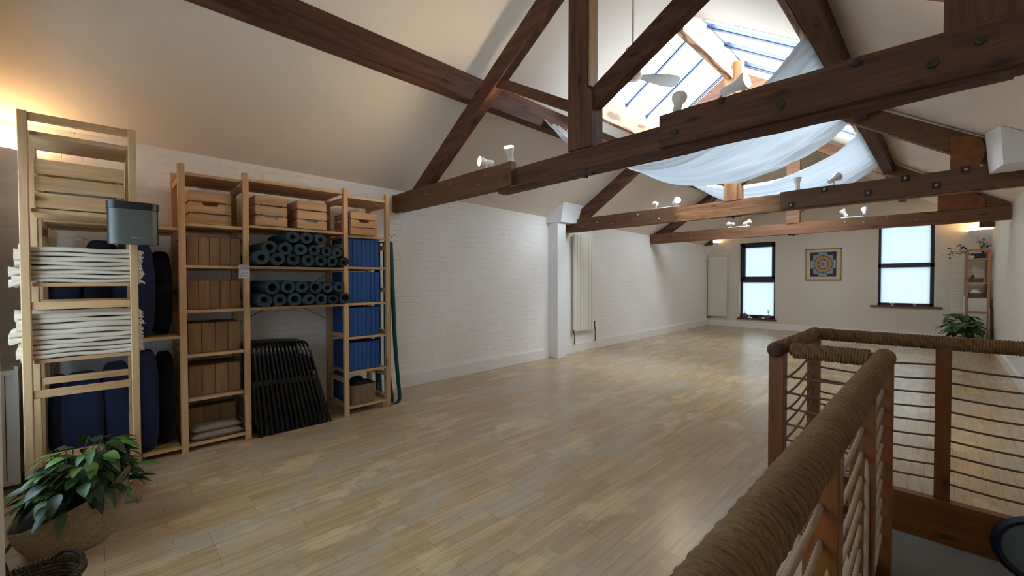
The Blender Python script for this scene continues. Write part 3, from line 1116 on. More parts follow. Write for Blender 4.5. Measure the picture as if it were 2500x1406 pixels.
bolts(t3, [(-4.3, 2.35), (-3.9, 2.28), (-3.5, 2.37), (-3.2, 2.31), (-2.9, 2.35), (-1.2, 2.36), (-.95, 2.33), (-.65, 2.38), (-.3, 2.31)], 9.35, 'bolt_pale', .013, False)
b = MB(); b.box(xl(13) + .0, 12.7, 2.37, -4.70, 12.85, 2.50)
tag(b.build('timber_corbel', 'old_timber_X'), 'short timber stub above the uplight in the far left corner', 'timber stub')
b = MB(); b.box(.50, 12.3, 2.37, XR, 12.45, 2.50)
tag(b.build('timber_corbel', 'old_timber_X'), 'short timber stub above the uplight in the far right corner', 'timber stub')

# ================================================================== BOXED COLUMN, CAPITALS
c0 = thing('boxed_column', (-4.7, 5.7, 0), 'square white boxed column with flared capital on the left wall', 'column')
b = MB(); b.box(xl(5.7), 5.60, 0, -4.60, 5.82, 2.35, 0, .006); b.build('shaft', 'white_paint', c0)
b = MB()
zb = 2.345
xw = xl(5.6) + .0
vs = [(xw, 5.54, zb), (-4.545, 5.62, zb), (-4.545, 6.16, zb + .01), (xw, 6.16, zb + .01),
      (xw, 5.54, roofL(xw) + .0), (-4.47, 5.60, roofL(-4.47) + .0), (-4.47, 6.22, roofL(-4.47) + .0), (xw, 6.22, roofL(xw))]
b.add(vs, [(0, 3, 2, 1), (4, 5, 6, 7), (0, 1, 5, 4), (1, 2, 6, 5), (2, 3, 7, 6), (3, 0, 4, 7)])
b.build('capital', 'white_paint', c0)
b = MB()
vs = [(.33, 5.62, 2.34), (XR, 5.62, 2.34), (XR, 6.04, 2.34), (.33, 6.04, 2.34), (.25, 5.70, 2.44), (.30, 5.58, roofR(.30) - .005), (XR, 5.58, EAVE + .02), (XR, 6.04, EAVE + .02), (.26, 6.04, roofR(.26) - .005)]
b = MB()
vs = [(.36, 5.60, 2.345), (XR, 5.60, 2.345), (XR, 6.03, 2.345), (.30, 6.03, 2.345), (.34, 5.60, roofR(.34) - .004), (XR, 5.60, EAVE - .004), (XR, 6.03, EAVE - .004), (.27, 6.03, roofR(.27) - .004)]
b.add(vs, [(0, 3, 2, 1), (4, 5, 6, 7), (0, 1, 5, 4), (1, 2, 6, 5), (2, 3, 7, 6), (3, 0, 4, 7)])
tag(b.build('boxed_capital', 'white_paint'), 'white boxed-in truss foot high on the right wall', 'boxed capital')

# ================================================================== RADIATORS
def vert_radiator(name, label, y0, y1, z0, z1, nslat):
    t = thing(name, (xl(y0) + .05, (y0 + y1) / 2, z0), label, 'radiator', 'wall radiators')
    x = xl(y0) + .04
    b = MB()
    w = (y1 - y0) / nslat
    for i in range(nslat):
        b.box(x + .02, y0 + w * i + .004, z0, x + .05, y0 + w * (i + 1) - .004, z1, 0, .003)
    b.box(x, y0 + .01, z0 + .02, x + .02, y1 - .01, z1 - .02)
    b.build('panel', 'radiator_cream', t)
    for yy, dz in ((y0 + .0, -.02), (y1 + .04, .10)):
        b = MB()
        b.tube([(x + .03, yy, z0 + dz + .05), (x + .03, yy + .0, z0 + dz), (x + .02, yy + .05, z0 - .07), (x + .01, yy + .05, .155)], .011, 8)
        b.lathe([(.016, 0), (.016, .05)], (x + .03, yy, z0 + dz), 8)
        b.build('pipe', 'pipe_dark', t, smooth=True)
    return t


vert_radiator('vertical_radiator', 'tall cream ribbed radiator beside the white column on the left wall', 6.24, 6.87, .40, 2.19, 7)


def panel_radiator(label, x0, x1, z0, z1):
    t = thing('panel_radiator', ((x0 + x1) / 2, YF - .05, z0), label, 'radiator', 'wall radiators')
    b = MB()
    b.box(x0, YF - .10, z0, x1, YF - .06, z1, 0, .004)
    n = int((z1 - z0) / .065)
    for i in range(n):
        z = z0 + .02 + i * .065
        b.box(x0 + .01, YF - .107, z, x1 - .01, YF - .10, z + .05, 0, .003)
    b.box(x0 + .02, YF - .06, z0 + .02, x1 - .02, YF - .02, z1 - .02)
    b.build('panel', 'radiator_cream', t)
    b = MB()
    b.lathe([(.02, 0), (.02, .1), (.012, .12)], (x0 - .02, YF - .07, z0 - .03), 8, (1, 0, 0))
    b.tube([(x0 - .02, YF - .07, z0 - .03), (x0 - .1, YF - .07, z0 - .04), (x0 - .12, YF - .05, z0 - .04)], .012, 8)
    b.build('valve', 'pipe_dark', t)
    return t


panel_radiator('cream louvred panel radiator in the far left corner beside the narrow window', -4.90, -4.37, .28, 2.03)
panel_radiator('cream louvred panel radiator half hidden behind the small shelf in the far right corner', .14, .62, .62, 1.92)

# ================================================================== UPLIGHTS
def uplight(label, x, y, z, dx, dy, r, depth, power, lx, ly, lz):
    """plaster wedge bowl in a corner; dx,dy point into the room"""
    t = thing('corner_uplight', (x, y, z - depth), label, 'wall light', 'plaster corner uplights')
    b = MB()
    n = 10
    top, bot = [], []
    vs = [(x, y, z - depth)]
    for lev, (rr, zz) in enumerate(((r * .35, z - depth * .75), (r * .75, z - depth * .4), (r, z - .01), (r, z))):
        for k in range(n + 1):
            a = PI / 2 * k / n
            vs.append((x + dx * rr * math.cos(a), y + dy * rr * math.sin(a), zz))
    fs = [(0, 1 + k, 2 + k) for k in range(n)]
    for L_ in range(3):
        for k in range(n):
            a = 1 + L_ * (n + 1) + k
            fs.append((a, a + n + 1, a + n + 2, a + 1))
    b.add(vs, fs)
    b.build('bowl', 'white_paint', t, smooth=True)
    b = MB()
    b.lathe([(.012, 0), (.02, .02), (.02, .04), (.008, .055)], (x + dx * r * .45, y + dy * r * .45, z - .07), 10)
    b.build('bulb', 'bulb_lit', t, smooth=True)
    lamp('uplight_glow', 'POINT', (x + dx * lx, y + dy * ly, z + lz), power, (1, .60, .24), shadow_soft_size=.03)
    return t


uplight('white plaster uplight glowing warm in the near left corner behind the tall shelf', xl(-.4), YN, 2.28, 1, 1, .17, .24, 2.0, .09, .10, -.0)
uplight('white plaster uplight glowing warm in the far left corner above the radiator', xl(YF), YF, 2.44, 1, -1, .30, .36, 5, .12, .12, -.02)
uplight('white plaster uplight glowing warm in the far right corner above the small shelf', XR, YF, 2.36, -1, -1, .32, .34, 5, .13, .13, -.02)

# ================================================================== SPOT LIGHTS
def spot_bar(label, Y, z, heads, plate=True):
    """heads: (x, dir vector, lit, stem lean)"""
    xs_ = [h[0] for h in heads]
    t = thing('spotlight_bar', (sum(xs_) / 2, Y, z), label, 'spotlights', 'twin spotlight bars on the trusses')
    b = MB()
    b.box(min(xs_) - .05, Y - .02, z, max(xs_) + .05, Y + .02, z + .018, 0, .003)
    b.build('base_plate', 'white_metal', t)
    for (x, d, lit) in heads:
        d = Vector(d).normalized()
        c = Vector((x, Y, z + .085))
        b = MB()
        b.tube([(x, Y, z + .015), (x, Y, z + .05), c - d * .01], .008, 8)
        b.lathe([(.0, 0), (.024, .002), (.027, .01), (.027, .075), (.030, .085), (.036, .10), (.048, .135), (.05, .15), (.046, .15), (.030, .11)], c - d * .075, 18, d)
        h = b.build('spot_head', 'white_metal', t, smooth=True)
        b = MB()
        b.lathe([(0, .008), (.02, .007), (.045, 0), (.045, -.004)], c + d * .070, 18, d)
        b.build('bulb', 'bulb_lit' if lit else 'bulb_off', h, smooth=True)
        if lit:
            L = lamp('spot_beam', 'SPOT', c + d * .09, 9, (1, .78, .52), spot_size=math.radians(150), spot_blend=1.0, shadow_soft_size=.035)
            L.rotation_euler = d.to_track_quat('-Z', 'Y').to_euler()
    return t


# directions chosen from how each head turns in the photo
RT = Vector((math.cos(YAW), math.sin(YAW), 0))
FW = Vector((-math.sin(YAW), math.cos(YAW), 0))
UPV = Vector((0, 0, 1))


def dd(r, u, f):
    return RT * r + UPV * u + FW * f


spot_bar('pair of lit white spotlights on the left end of the nearest truss', 2.72, 2.42, [(-3.13, dd(-.85, 0, -.45), True), (-2.80, dd(-.15, .8, -.55), True)])
spot_bar('pair of white spotlights on the nearest truss against the skylight', 2.72, 2.415, [(-1.22, dd(.30, .75, .5), False), (-.88, dd(.55, .15, -.8), True)])
spot_bar('pair of white spotlights on the left end of the mid-room truss', 6.15, 2.435, [(-3.10, dd(.1, .1, .9), False), (-2.79, dd(0, .1, -1), True)])
spot_bar('pair of white spotlights on a long plate on the mid-room truss under the cloth', 6.15, 2.44, [(-1.26, dd(0, 1, .1), False), (-.90, dd(.8, .45, .2), False)])
spot_bar('small pair of white spotlights on the left end of the furthest truss', 9.45, 2.435, [(-3.10, dd(-.2, .05, .9), False), (-2.80, dd(.8, .35, -.5), True)])
spot_bar('small pair of white spotlights on the furthest truss left of the large window', 9.45, 2.435, [(-1.22, dd(-.3, .8, .4), False), (-.95, dd(.4, .7, .5), False)])

# ================================================================== CEILING FAN
t = thing('ceiling_fan', (-2.05, 3.6, 3.22), 'small white ceiling fan hanging on a thin rod below the skylight', 'fan')
b = MB(); b.tube([(-2.05, 3.6, 3.33), (-2.05, 3.6, roofL(-2.05) - .0)], .011, 10); b.build('rod', 'white_metal', t, smooth=True)
b = MB(); b.lathe([(0, 0), (.03, .002), (.035, .012), (.075, .02), (.085, .04), (.085, .07), (.07, .09), (.03, .10), (.02, .13), (0.0, .13)], (-2.05, 3.6, 3.215), 28); b.build('motor_housing', 'white_metal', t, smooth=True)
for k in range(3):
    a = math.radians(60 + 120 * k)
    ca, sa = math.cos(a), math.sin(a)

    def bl(u, v):
        r = .08 + .41 * u
        w = (.045 + .075 * min(1, u * 1.6)) * (1 if u < .9 else 1 - (u - .9) * 4)
        yy = (v - .5) * w
        z = 3.265 - (v - .5) * w * .45
        return (-2.05 + ca * r - sa * yy, 3.6 + sa * r + ca * yy, z)
    b = MB(); b.grid(bl, 12, 4); b.grid(lambda u, v: (bl(u, v)[0], bl(u, v)[1], bl(u, v)[2] - .006), 12, 4)
    b.build('blade', 'white_metal', t, smooth=True)

# ================================================================== CLOTH CANOPIES
def canopy(label, near, far, sag0, sag1, seed):
    """near/far: ((xL,y,z),(xR,y,z)) edges"""
    rs = np.random.RandomState(seed)
    ph = rs.uniform(0, 6.28, 8)

    def fn(u, v):
        a = Vector(near[0]).lerp(Vector(near[1]), u)
        c = Vector(far[0]).lerp(Vector(far[1]), u)
        # edge curve along y
        vv = v
        p = a.lerp(c, vv)
        s = sag0 + (sag1 - sag0) * vv
        z = p.z - s * 4 * u * (1 - u)
        env = math.sin(PI * u) ** .6
        fold = 0
        for k, (fq, am) in enumerate(((2.3, .06), (4.1, .06), (6.7, .05), (10.5, .03))):
            fold -= am * abs(math.sin(2 * PI * fq * (vv + .10 * math.sin(PI * u) * math.sin(ph[k])) + ph[k + 3])) ** 2.0
        z += fold * (.35 + .65 * env)
        if v in (0.0, 1.0):
            z += .01 * math.sin(40 * u)
        return (p.x, p.y + .03 * math.sin(9 * u + ph[0]) * env, z)
    b = MB()
    b.grid(fn, 90, 90)
    o = b.build('cloth_canopy', 'sheer_cloth', smooth='all')
    return tag(o, label, 'cloth', 'white cloths draped between the purlins')


canopy('large sheer white cloth sagging between the purlins under the skylight', ((-3.335, 3.80, 3.28), (-.725, 4.05, 3.38)), ((-3.335, 5.0, 3.28), (-.725, 6.40, 3.30)), .66, .58, 3)
canopy('second sheer white cloth sagging between the purlins beyond the mid-room truss', ((-3.335, 7.0, 3.28), (-.725, 7.1, 3.34)), ((-3.335, 7.9, 3.26), (-.725, 9.2, 3.28)), .42, .50, 9)
b = MB(); b.box(-.735, 4.005, 3.30, -.712, 4.025, 3.44); b.box(-.74, 4.0, 3.37, -.712, 4.03, 3.38)
tag(b.build('clothes_peg', 'pine_Z'), 'wooden peg pinning the white cloth corner to the right purlin', 'peg')

# ================================================================== BALUSTRADE
bal = thing('balustrade', (-.2, 2.7, 0), 'rope-wrapped timber balustrade with horizontal ropes around the stair opening', 'balustrade')


def rope_wrap(p, q, R, r, pitch, seg, nv, parent, lobes=3, name='rope_wrapping'):
    p, q = np.array(p, float), np.array(q, float)
    L = np.linalg.norm(q - p)
    d = (q - p) / L
    a = np.cross(d, [0, 0, 1.]); a /= np.linalg.norm(a)
    bb = np.cross(a, d)
    turns = L / pitch
    n = int(turns * seg)
    t = np.linspace(0, 1, n + 1)
    th = 2 * PI * turns * t
    th = th[:, None]
    jit = np.interp(t * turns, np.arange(int(turns) + 3), rng.uniform(-1, 1, int(turns) + 3))[:, None]
    cen = p + d * (L * t)[:, None] + (a * np.cos(th) + bb * np.sin(th)) * (R + .0012 * jit)
    rad = a * np.cos(th) + bb * np.sin(th)
    s_len = th * R
    lay = r * 7.5
    vs = np.zeros((n + 1, nv, 3))
    for k in range(nv):
        ph = 2 * PI * k / nv
        rr = r * (1 + .34 * np.cos(lobes * ph - 2 * PI * lobes * s_len / (lay * lobes)))
        vs[:, k] = cen + rr * (rad * math.cos(ph) + d * math.sin(ph))
    V = vs.reshape(-1, 3) - np.array(wloc(parent))
    i = np.arange(n)[:, None] * nv
    k = np.arange(nv)[None, :]
    k2 = (k + 1) % nv
    F = np.stack([i + k, i + k2, i + nv + k2, i + nv + k], -1).reshape(-1, 4)
    me = bpy.data.meshes.new(name)
    me.vertices.add(len(V)); me.vertices.foreach_set('co', V.ravel())
    me.loops.add(F.size); me.loops.foreach_set('vertex_index', F.ravel().astype(np.int32))
    me.polygons.add(len(F)); me.polygons.foreach_set('loop_start', np.arange(0, F.size, 4, dtype=np.int32))
    me.polygons.foreach_set('use_smooth', np.ones(len(F), bool))
    me.materials.append(M['rope_fibre'])
    me.update(calc_edges=True)
    me.validate()
    o = bpy.data.objects.new(name, me)
    COL.objects.link(o)
    o.parent = parent
    return o


PX, PY1, PX2 = -.195, 2.74, -.64
RZ = .962


def handrail(p, q, pitch, r, seg, nv):
    b = MB()
    d = (Vector(q) - Vector(p)).normalized()
    b.tube([Vector(p) - d * .0, Vector(q) + d * .0], .030, 16)
    h = b.build('handrail', 'rail_timber_' + ('Y' if abs(d.y) > .5 else 'X'), bal, smooth=True)
    rope_wrap(Vector(p) + d * .01, Vector(q) - d * .01, .0355, r, pitch, seg, nv, h)
    return h


handrail((PX, .33, RZ), (PX, 2.80, RZ), .0122, .0068, 44, 12)
b = MB(); b.lathe([(.0, .035), (.022, .03), (.036, .015), (.042, 0), (.042, -.03), (.036, -.032)], (PX, 2.80, RZ), 24, (0, 1, 0)); b.build('rope_end', 'rope_fibre', bal, smooth=True)
handrail((PX2 + .06, 2.72, RZ), (PX - .04, 2.72, RZ), .0125, .0070, 34, 9)
handrail((PX2, 2.66, RZ), (PX2, 3.70, RZ), .0106, .0060, 22, 7)
handrail((PX2 + .03, 3.675, RZ), (XR - .01, 3.675, RZ), .0125, .0070, 30, 9)
b = MB(); b.lathe([(.0, .03), (.03, .028), (.042, .012), (.044, -.02), (.044, -.05)], (PX2, 2.675, RZ), 20, (0, -1, 0)); b.build('rail_end', 'old_timber_Y', bal, smooth=True)
b = MB(); b.lathe([(.044, -.03), (.044, .02), (.03, .035), (0, .036)], (PX2, 3.70, RZ), 20, (0, 1, 0)); b.build('rope_end', 'rope_fibre', bal, smooth=True)


def rpost(x, y, z0, wx=.075, wy=.075, holes=None, axis='Y'):
    b = MB()
    b.box(x - wx / 2, y - wy / 2, z0, x + wx / 2, y + wy / 2, RZ - .02, 0, .004)
    o = b.build('post', 'rail_timber_Z', bal)
    return o


rpost(PX, PY1 + .0, -1.3, .075, .06)
rpost(PX, 1.98, -1.3, .072, .06)
rpost(PX, 1.24, -1.3, .072, .06)
rpost(PX, .50, -1.3, .072, .06)
rpost(PX2, 2.72, .012, .075, .075)
rpost(PX2, 3.68, .012, .072, .072)
rpost(.013, 3.68, .012, .07, .07)
rpost(.64, 3.68, .012, .07, .07)


def rope_run(pts, r, mat, lobes=3):
    """twisted rope along pts"""
    P_ = [Vector(p) for p in pts]
    n = len(P_)
    nv = 9
    vs, fs = [], []
    s_ = 0
    for i in range(n):
        d = (P_[min(i + 1, n - 1)] - P_[max(i - 1, 0)]).normalized()
        a = d.cross(Vector((0, 0, 1))).normalized()
        c = a.cross(d)
        if i:
            s_ += (P_[i] - P_[i - 1]).length
        for k in range(nv):
            ph = 2 * PI * k / nv
            rr = r * (1 + .16 * math.cos(3 * ph - 2 * PI * s_ / (r * 2.4)))
            vs.append(P_[i] + a * (rr * math.cos(ph)) + c * (rr * math.sin(ph)))
    for i in range(n - 1):
        for k in range(nv):
            fs.append((i * nv + k, i * nv + (k + 1) % nv, (i + 1) * nv + (k + 1) % nv, (i + 1) * nv + k))
    b = MB().add(vs, fs)
    return b.build('rope', mat, bal, smooth='all', fix=False)


def sagrope(p, q, sag, r, mat, step=.004):
    p, q = Vector(p), Vector(q)
    n = max(8, int((q - p).length / step))
    return rope_run([p.lerp(q, i / n) - Vector((0, 0, sag * 4 * (i / n) * (1 - i / n))) for i in range(n + 1)], r, mat)


zs = [.815 - .0885 * i for i in range(9)]
for i, z in enumerate(zs):
    # near run through the four posts, parallel to Y
    ys = [.45, 1.24, 1.98, 2.74]
    for a, c in zip(ys[:-1], ys[1:]):
        sagrope((PX, a + .03, z), (PX, c - .03, z), .018 + .006 * ((i * 7) % 3), .0068, 'rope_pale', .005)
    if z > .06:
        sagrope((PX2 + .03, 2.72, z - .0), (PX - .03, 2.74, z + .005), .008 + .003 * (i % 2), .006, 'rope_brown', .006)
        sagrope((PX2, 2.75, z - .04), (PX2, 3.65, z + .03), .035 + .01 * (i % 3), .006, 'rope_brown', .006)
        sagrope((PX2 + .03, 3.68, z + .0), (-.02, 3.68, z + .01), .012 + .004 * (i % 2), .006, 'rope_brown', .007)
        sagrope((.045, 3.68, z - .005), (.61, 3.68, z - .0), .014, .006, 'rope_brown', .007)
# rope knots at the post faces
for y in (1.24, 1.98, 2.74):
    for z in zs:
        b = MB()
        b.lathe([(.0078, 0), (.0095, .001), (.0095, .002), (.0078, .003)], (PX, y - .030, z), 12, (0, -1, 0))
        b.build('rope_hole', 'sill_wood', bal)

# vertical white cords hung near the posts (tail ends of the ropes)
for y, z0 in ((1.90, .84), (1.16, .80)):
    b = MB()
    b.tube([(PX + .012, y + .07, z0), (PX + .016, y + .045, z0 - .25), (PX + .018, y + .03, z0 - .6), (PX + .02, y + .02, z0 - 1.1)], .0075, 8)
    b.build('rope_tail', 'rope_pale', bal, smooth=True)

# round mirror on the stairwell beam
t = thing('round_mirror', (.355, 3.57, -.36), 'round mirror with a thick navy rim hanging low on the stairwell side', 'mirror')
cM = Vector((.395, 3.585, -.11))
dM = Vector((0, -1, 0))
b = MB(); b.lathe([(.150, 0), (.172, .0), (.186, .01), (.190, .022), (.184, .034), (.168, .040), (.150, .032), (.150, 0)], cM, 48, dM); b.build('rim', 'navy_rim', t, smooth=True)
b = MB(); b.lathe([(.155, .0), (.155, .02), (.1, .026), (0, .028)], cM, 48, dM); b.build('glass', 'mirror_glass', t, smooth=True)

# ================================================================== SHELVING (pine frame-and-shelf units)
PT = .044
FX, BX = -4.12, -4.60            # front face x, rear face x of the main run


def post_(b, x0, y, ztop, w=.045):
    b.box(x0 - PT / 2, y - w / 2, 0, x0 + PT / 2, y + w / 2, ztop, 0, .003)


def frame_parts(t, y, ztop, rungs, fx=FX, bx=BX, nposts=('f', 'r')):
    for x in ((fx - PT / 2) if 'f' in nposts else None, (bx + PT / 2) if 'r' in nposts else None):
        if x is None:
            continue
        b = MB(); post_(b, x, y, ztop); b.build('post', 'pine_Z', t)
    for z in rungs:
        b = MB(); b.box(bx + PT, y - .012, z - .022, fx - PT, y + .012, z + .022); b.build('rung', 'pine_X', t)


def shelf_(t, y0, y1, z, fx=FX, bx=BX, th=.024):
    b = MB()
    n = 4
    w = (fx - bx - .02) / n
    for i in range(n):
        b.box(bx + .01 + i * w, y0, z - th, bx + .01 + (i + 1) * w - .003, y1, z, 0, .002)
    b.box(bx + .03, y0 + .01, z - th - .012, bx + .06, y1 - .01, z - th)
    return b.build('shelf', 'pine_Y', t)


run = thing('shelving_unit', (-4.36, .9, 0), 'long pine shelving unit against the left wall holding blocks, mats and crates', 'shelves')
FR = [.463, .893, 1.745, 2.195]
for y in FR:
    frame_parts(run, y, 2.262, (2.15, 1.70, 1.25, .80, .35, .10))
frame_parts(run, -.285, 1.80, (1.70, .80, .10))
for z in (2.20, 1.805, 1.475, 1.120, .768, .420, .062):
    shelf_(run, FR[0] + .023, FR[1] - .023, z)
for z in (2.222, 1.828, 1.478, 1.122):
    shelf_(run, FR[1] + .023, FR[2] - .023, z)
for z in (2.195, 1.806, 1.490, 1.125, .783, .437, .086):
    shelf_(run, FR[2] + .028, FR[3] - .023, z)
for z in (1.765, .925, .062):
    shelf_(run, -.26, FR[0] - .023, z)
b = MB()
for (p, q) in (((-4.61, .92, 1.40), (-4.61, 1.72, .95)), ((-4.61, .92, .95), (-4.61, 1.72, 1.40))):
    b.tube([p, q], .003, 6)
b.build('cross_brace', 'bolt_steel', run)

UAX, UBX = -3.425, -3.905
ua = thing('shelving_unit', (-3.65, -.06, 0), 'tall narrow pine shelving unit end-on in the near left corner, stacked with blankets', 'shelves')
for fx in (UAX, UBX + PT):
    for y in (-.282, .152):
        b = MB(); b.box(fx - PT, y - .018, 0, fx, y + .018, 2.262, 0, .003); b.build('post', 'pine_Z', ua)
    for z in (2.238, 1.216, .732, .25):
        b = MB(); b.box(fx - .034, -.264, z - .021, fx - .010, .134, z + .021, 0, .002); b.build('rung', 'pine_Y', ua)
for z in (2.168, 1.750, 1.342, .918, .12):
    b = MB()
    for i in range(4):
        x0 = UBX + .045 + i * .098
        b.box(x0, -.262, z - .022, x0 + .095, .132, z, 0, .002)
    b.build('shelf', 'pine_Y', ua)

# notice taped on the shelf post
t = thing('paper_notice', (FX + .004, .875, 1.37), 'white paper notice with two short paragraphs taped to a shelf post', 'notice')
b = MB(); b.box(FX + .0005, .836, 1.372, FX + .002, .914, 1.484); b.build('sheet', 'paper', t)


def text(s, size, loc, rot, mat, parent, name='lettering', ext=.0002):
    cu = bpy.data.curves.new('t', 'FONT')
    cu.body = s
    cu.size = size
    cu.align_x = 'CENTER'
    cu.extrude = ext
    ob = bpy.data.objects.new('t', cu)
    COL.objects.link(ob)
    bpy.context.view_layer.update()
    me = bpy.data.meshes.new_from_object(ob)
    bpy.data.objects.remove(ob)
    me.name = name
    me.materials.clear()
    me.materials.append(M[mat])
    o = bpy.data.objects.new(name, me)
    COL.objects.link(o)
    o.parent = parent
    o.location = Vector(loc) - wloc(parent)
    o.rotation_euler = rot
    return o


for i, ln in enumerate(('IF YOU USE', 'EQUIPMENT', 'PLEASE WIPE', 'IT AFTER.', '', 'USE THE', 'SANITISER', 'AND CLOTH', 'PROVIDED')):
    if ln:
        text(ln, .0122, (FX + .0024, .875, 1.4715 - .0112 * i), (PI / 2, 0, PI / 2), 'ink', t)


# ------------------------------------------------------------------ crates
def crate(label, x0, x1, y0, y1, z, h=.24, handle=1, sag=None):
    """slatted pine crate, long slats on all four sides; handle: slat index with the cut-out"""
    t = thing('wooden_crate', ((x0 + x1) / 2, (y0 + y1) / 2, z), label, 'crate', 'slatted pine crates')
    hs = h / 3 - .008
    for si in range(3):
        za = z + .004 + si * (hs + .012)
        zc = za + hs
        for xx, nm in ((x1 - .012, 'front'), (x0, 'back')):
            b = MB()
            if si == handle and nm == 'front':
                ym = (y0 + y1) / 2
                b.prism([(y0, za), (y1, za), (y1, zc), (ym + .055, zc), (ym + .045, zc - .022), (ym - .045, zc - .022), (ym - .055, zc), (y0, zc)], 'X', xx, xx + .012)
            else:
                b.box(xx, y0, za, xx + .012, y1, zc, 0, .002)
            b.build('slat', 'crate_pine', t)
        for yy in (y0, y1 - .012):
            b = MB(); b.box(x0 + .012, yy, za, x1 - .012, yy + .012, zc, 0, .002); b.build('slat', 'crate_pine', t)
    b = MB(); b.box(x0 + .012, y0 + .012, z + .002, x1 - .012, y1 - .012, z + .012); b.build('base', 'crate_pine', t)
    for xx in (x0 + .014, x1 - .034):
        for yy in (y0 + .014, y1 - .034):
            b = MB()
            b.box(xx, yy, z + .012, xx + .02, yy + .02, z + h - .01)
            b.build('corner_batten', 'crate_pine', t)
    return t


def lump(label, x0, x1, y0, y1, z0, z1, seed, mat='crate_cloth', cat='cloth', name='folded_cloth', group=None):
    ph = np.random.RandomState(seed).uniform(0, 6, 6)
    b = MB()

    def top(u, v):
        e = (4 * u * (1 - u)) ** .3 * (4 * v * (1 - v)) ** .3
        hh = .72 + .16 * math.sin(5 * u + ph[0]) + .12 * math.sin(7 * v + ph[1]) + .05 * math.sin(13 * (u + v) + ph[2])
        return (x0 + (x1 - x0) * u, y0 + (y1 - y0) * v, z0 + (z1 - z0) * min(1, e * hh))
    b.grid(top, 16, 16)
    b.box(x0, y0, z0 - .001, x1, y1, z0)
    return tag(b.build(name, mat, smooth=True), label, cat, group)


crate('low pine crate on the second shelf of the tall corner unit', -3.84, -3.455, -.245, .115, 1.752, .262, -1)
lump('cream cloth inside the crate on the tall corner unit', -3.82, -3.48, -.22, .09, 1.77, 2.03, 1)
crate('pine crate with a cut-out handle, first from the left on the upper main shelf', -4.56, -4.185, .515, .80, 1.807, .262, 1)
lump('cream cloth inside the first crate from the left on the main shelf', -4.53, -4.21, .54, .775, 1.825, 2.03, 2)
crate('pine crate, second from the left on the upper main shelf', -4.55, -4.125, .965, 1.215, 1.830, .255, 0)
lump('cream cloth heaped above the rim of the second crate from the left', -4.52, -4.15, .985, 1.195, 1.85, 2.115, 5)
crate('pine crate, third from the left on the upper main shelf', -4.55, -4.125, 1.30, 1.56, 1.830, .25, 0)
lump('cream cloth heaped above the rim of the third crate from the left', -4.52, -4.15, 1.32, 1.54, 1.85, 2.115, 8)
crate('smaller pine crate with a dark handle slot, at the right end of the upper shelf', -4.50, -4.10, 1.785, 2.06, 1.808, .222, 1)
lump('cloth inside the crate at the right end of the upper shelf', -4.47, -4.13, 1.80, 2.045, 1.825, 1.98, 6)

# ------------------------------------------------------------------ wooden yoga blocks
def block_row(n, y0, w, z, h, x1, depth, mat, label, group, name='yoga_block', cat='yoga block', gap=.002):
    for i in range(n):
        b = MB()
        dx = rng.uniform(-.004, .004)
        b.box(x1 - depth + dx, y0 + i * w + gap / 2, z, x1 + dx, y0 + (i + 1) * w - gap / 2, z + h * rng.uniform(.985, 1.0), 0, .003)
        tag(b.build(name, mat), label.format(ORD[i]), cat, group)


for n, w, z, h, wd in ((5, .074, 1.477, .232, 'upper'), (5, .073, 1.122, .235, 'second'), (4, .090, .770, .240, 'third'), (4, .089, .422, .245, 'fourth')):
    block_row(n, .497, w, z, h, -4.19, .30, 'block_wood', 'wooden yoga block, {} from the left in the ' + wd + ' row of tan blocks', 'tan wooden yoga blocks')
block_row(3, .50, .115, .064, .235, -4.33, .12, 'block_wood', 'wooden yoga block, {} from the left at the back of the bottom shelf behind cushions', 'tan wooden yoga blocks')

# blue foam bricks
for n, w, z, h, wd in ((7, .047, 1.492, .285, 'top'), (7, .047, 1.127, .315, 'second'), (7, .047, .785, .295, 'third'), (7, .047, .439, .285, 'lowest')):
    block_row(n, 1.778, w, z, h, -4.155, .40, 'blue_foam', 'blue foam brick, {} from the left in the ' + wd + ' blue row', 'blue foam bricks', 'foam_brick', 'foam brick')
block_row(1, 1.775, .05, .088, .30, -4.36, .20, 'blue_foam_dark', 'single dark blue foam brick on the bottom shelf behind the wicker basket', 'blue foam bricks', 'foam_brick', 'foam brick')


# ------------------------------------------------------------------ cushions
def cushion(label, x0, x1, y0, y1, z0, z1, mat='cushion_grey', group='flat grey cushions'):
    b = MB()

    def f(sg):
        def g(u, v):
            e = max(0, (1 - abs(2 * u - 1) ** 5)) ** .5 * max(0, (1 - abs(2 * v - 1) ** 5)) ** .5
            return (x0 + (x1 - x0) * u, y0 + (y1 - y0) * v, (z0 + z1) / 2 + sg * (z1 - z0) / 2 * e)
        return g
    b.grid(f(1), 14, 14)
    b.grid(f(-1), 14, 14)
    return tag(b.build('cushion', mat, smooth='all'), label, 'cushion', group)


cushion('flat grey cushion lying lowest on the bottom shelf under another', -4.32, -4.135, .50, .86, .064, .125)
cushion('flat grey cushion lying on top of another on the bottom shelf', -4.32, -4.15, .51, .85, .118, .175)

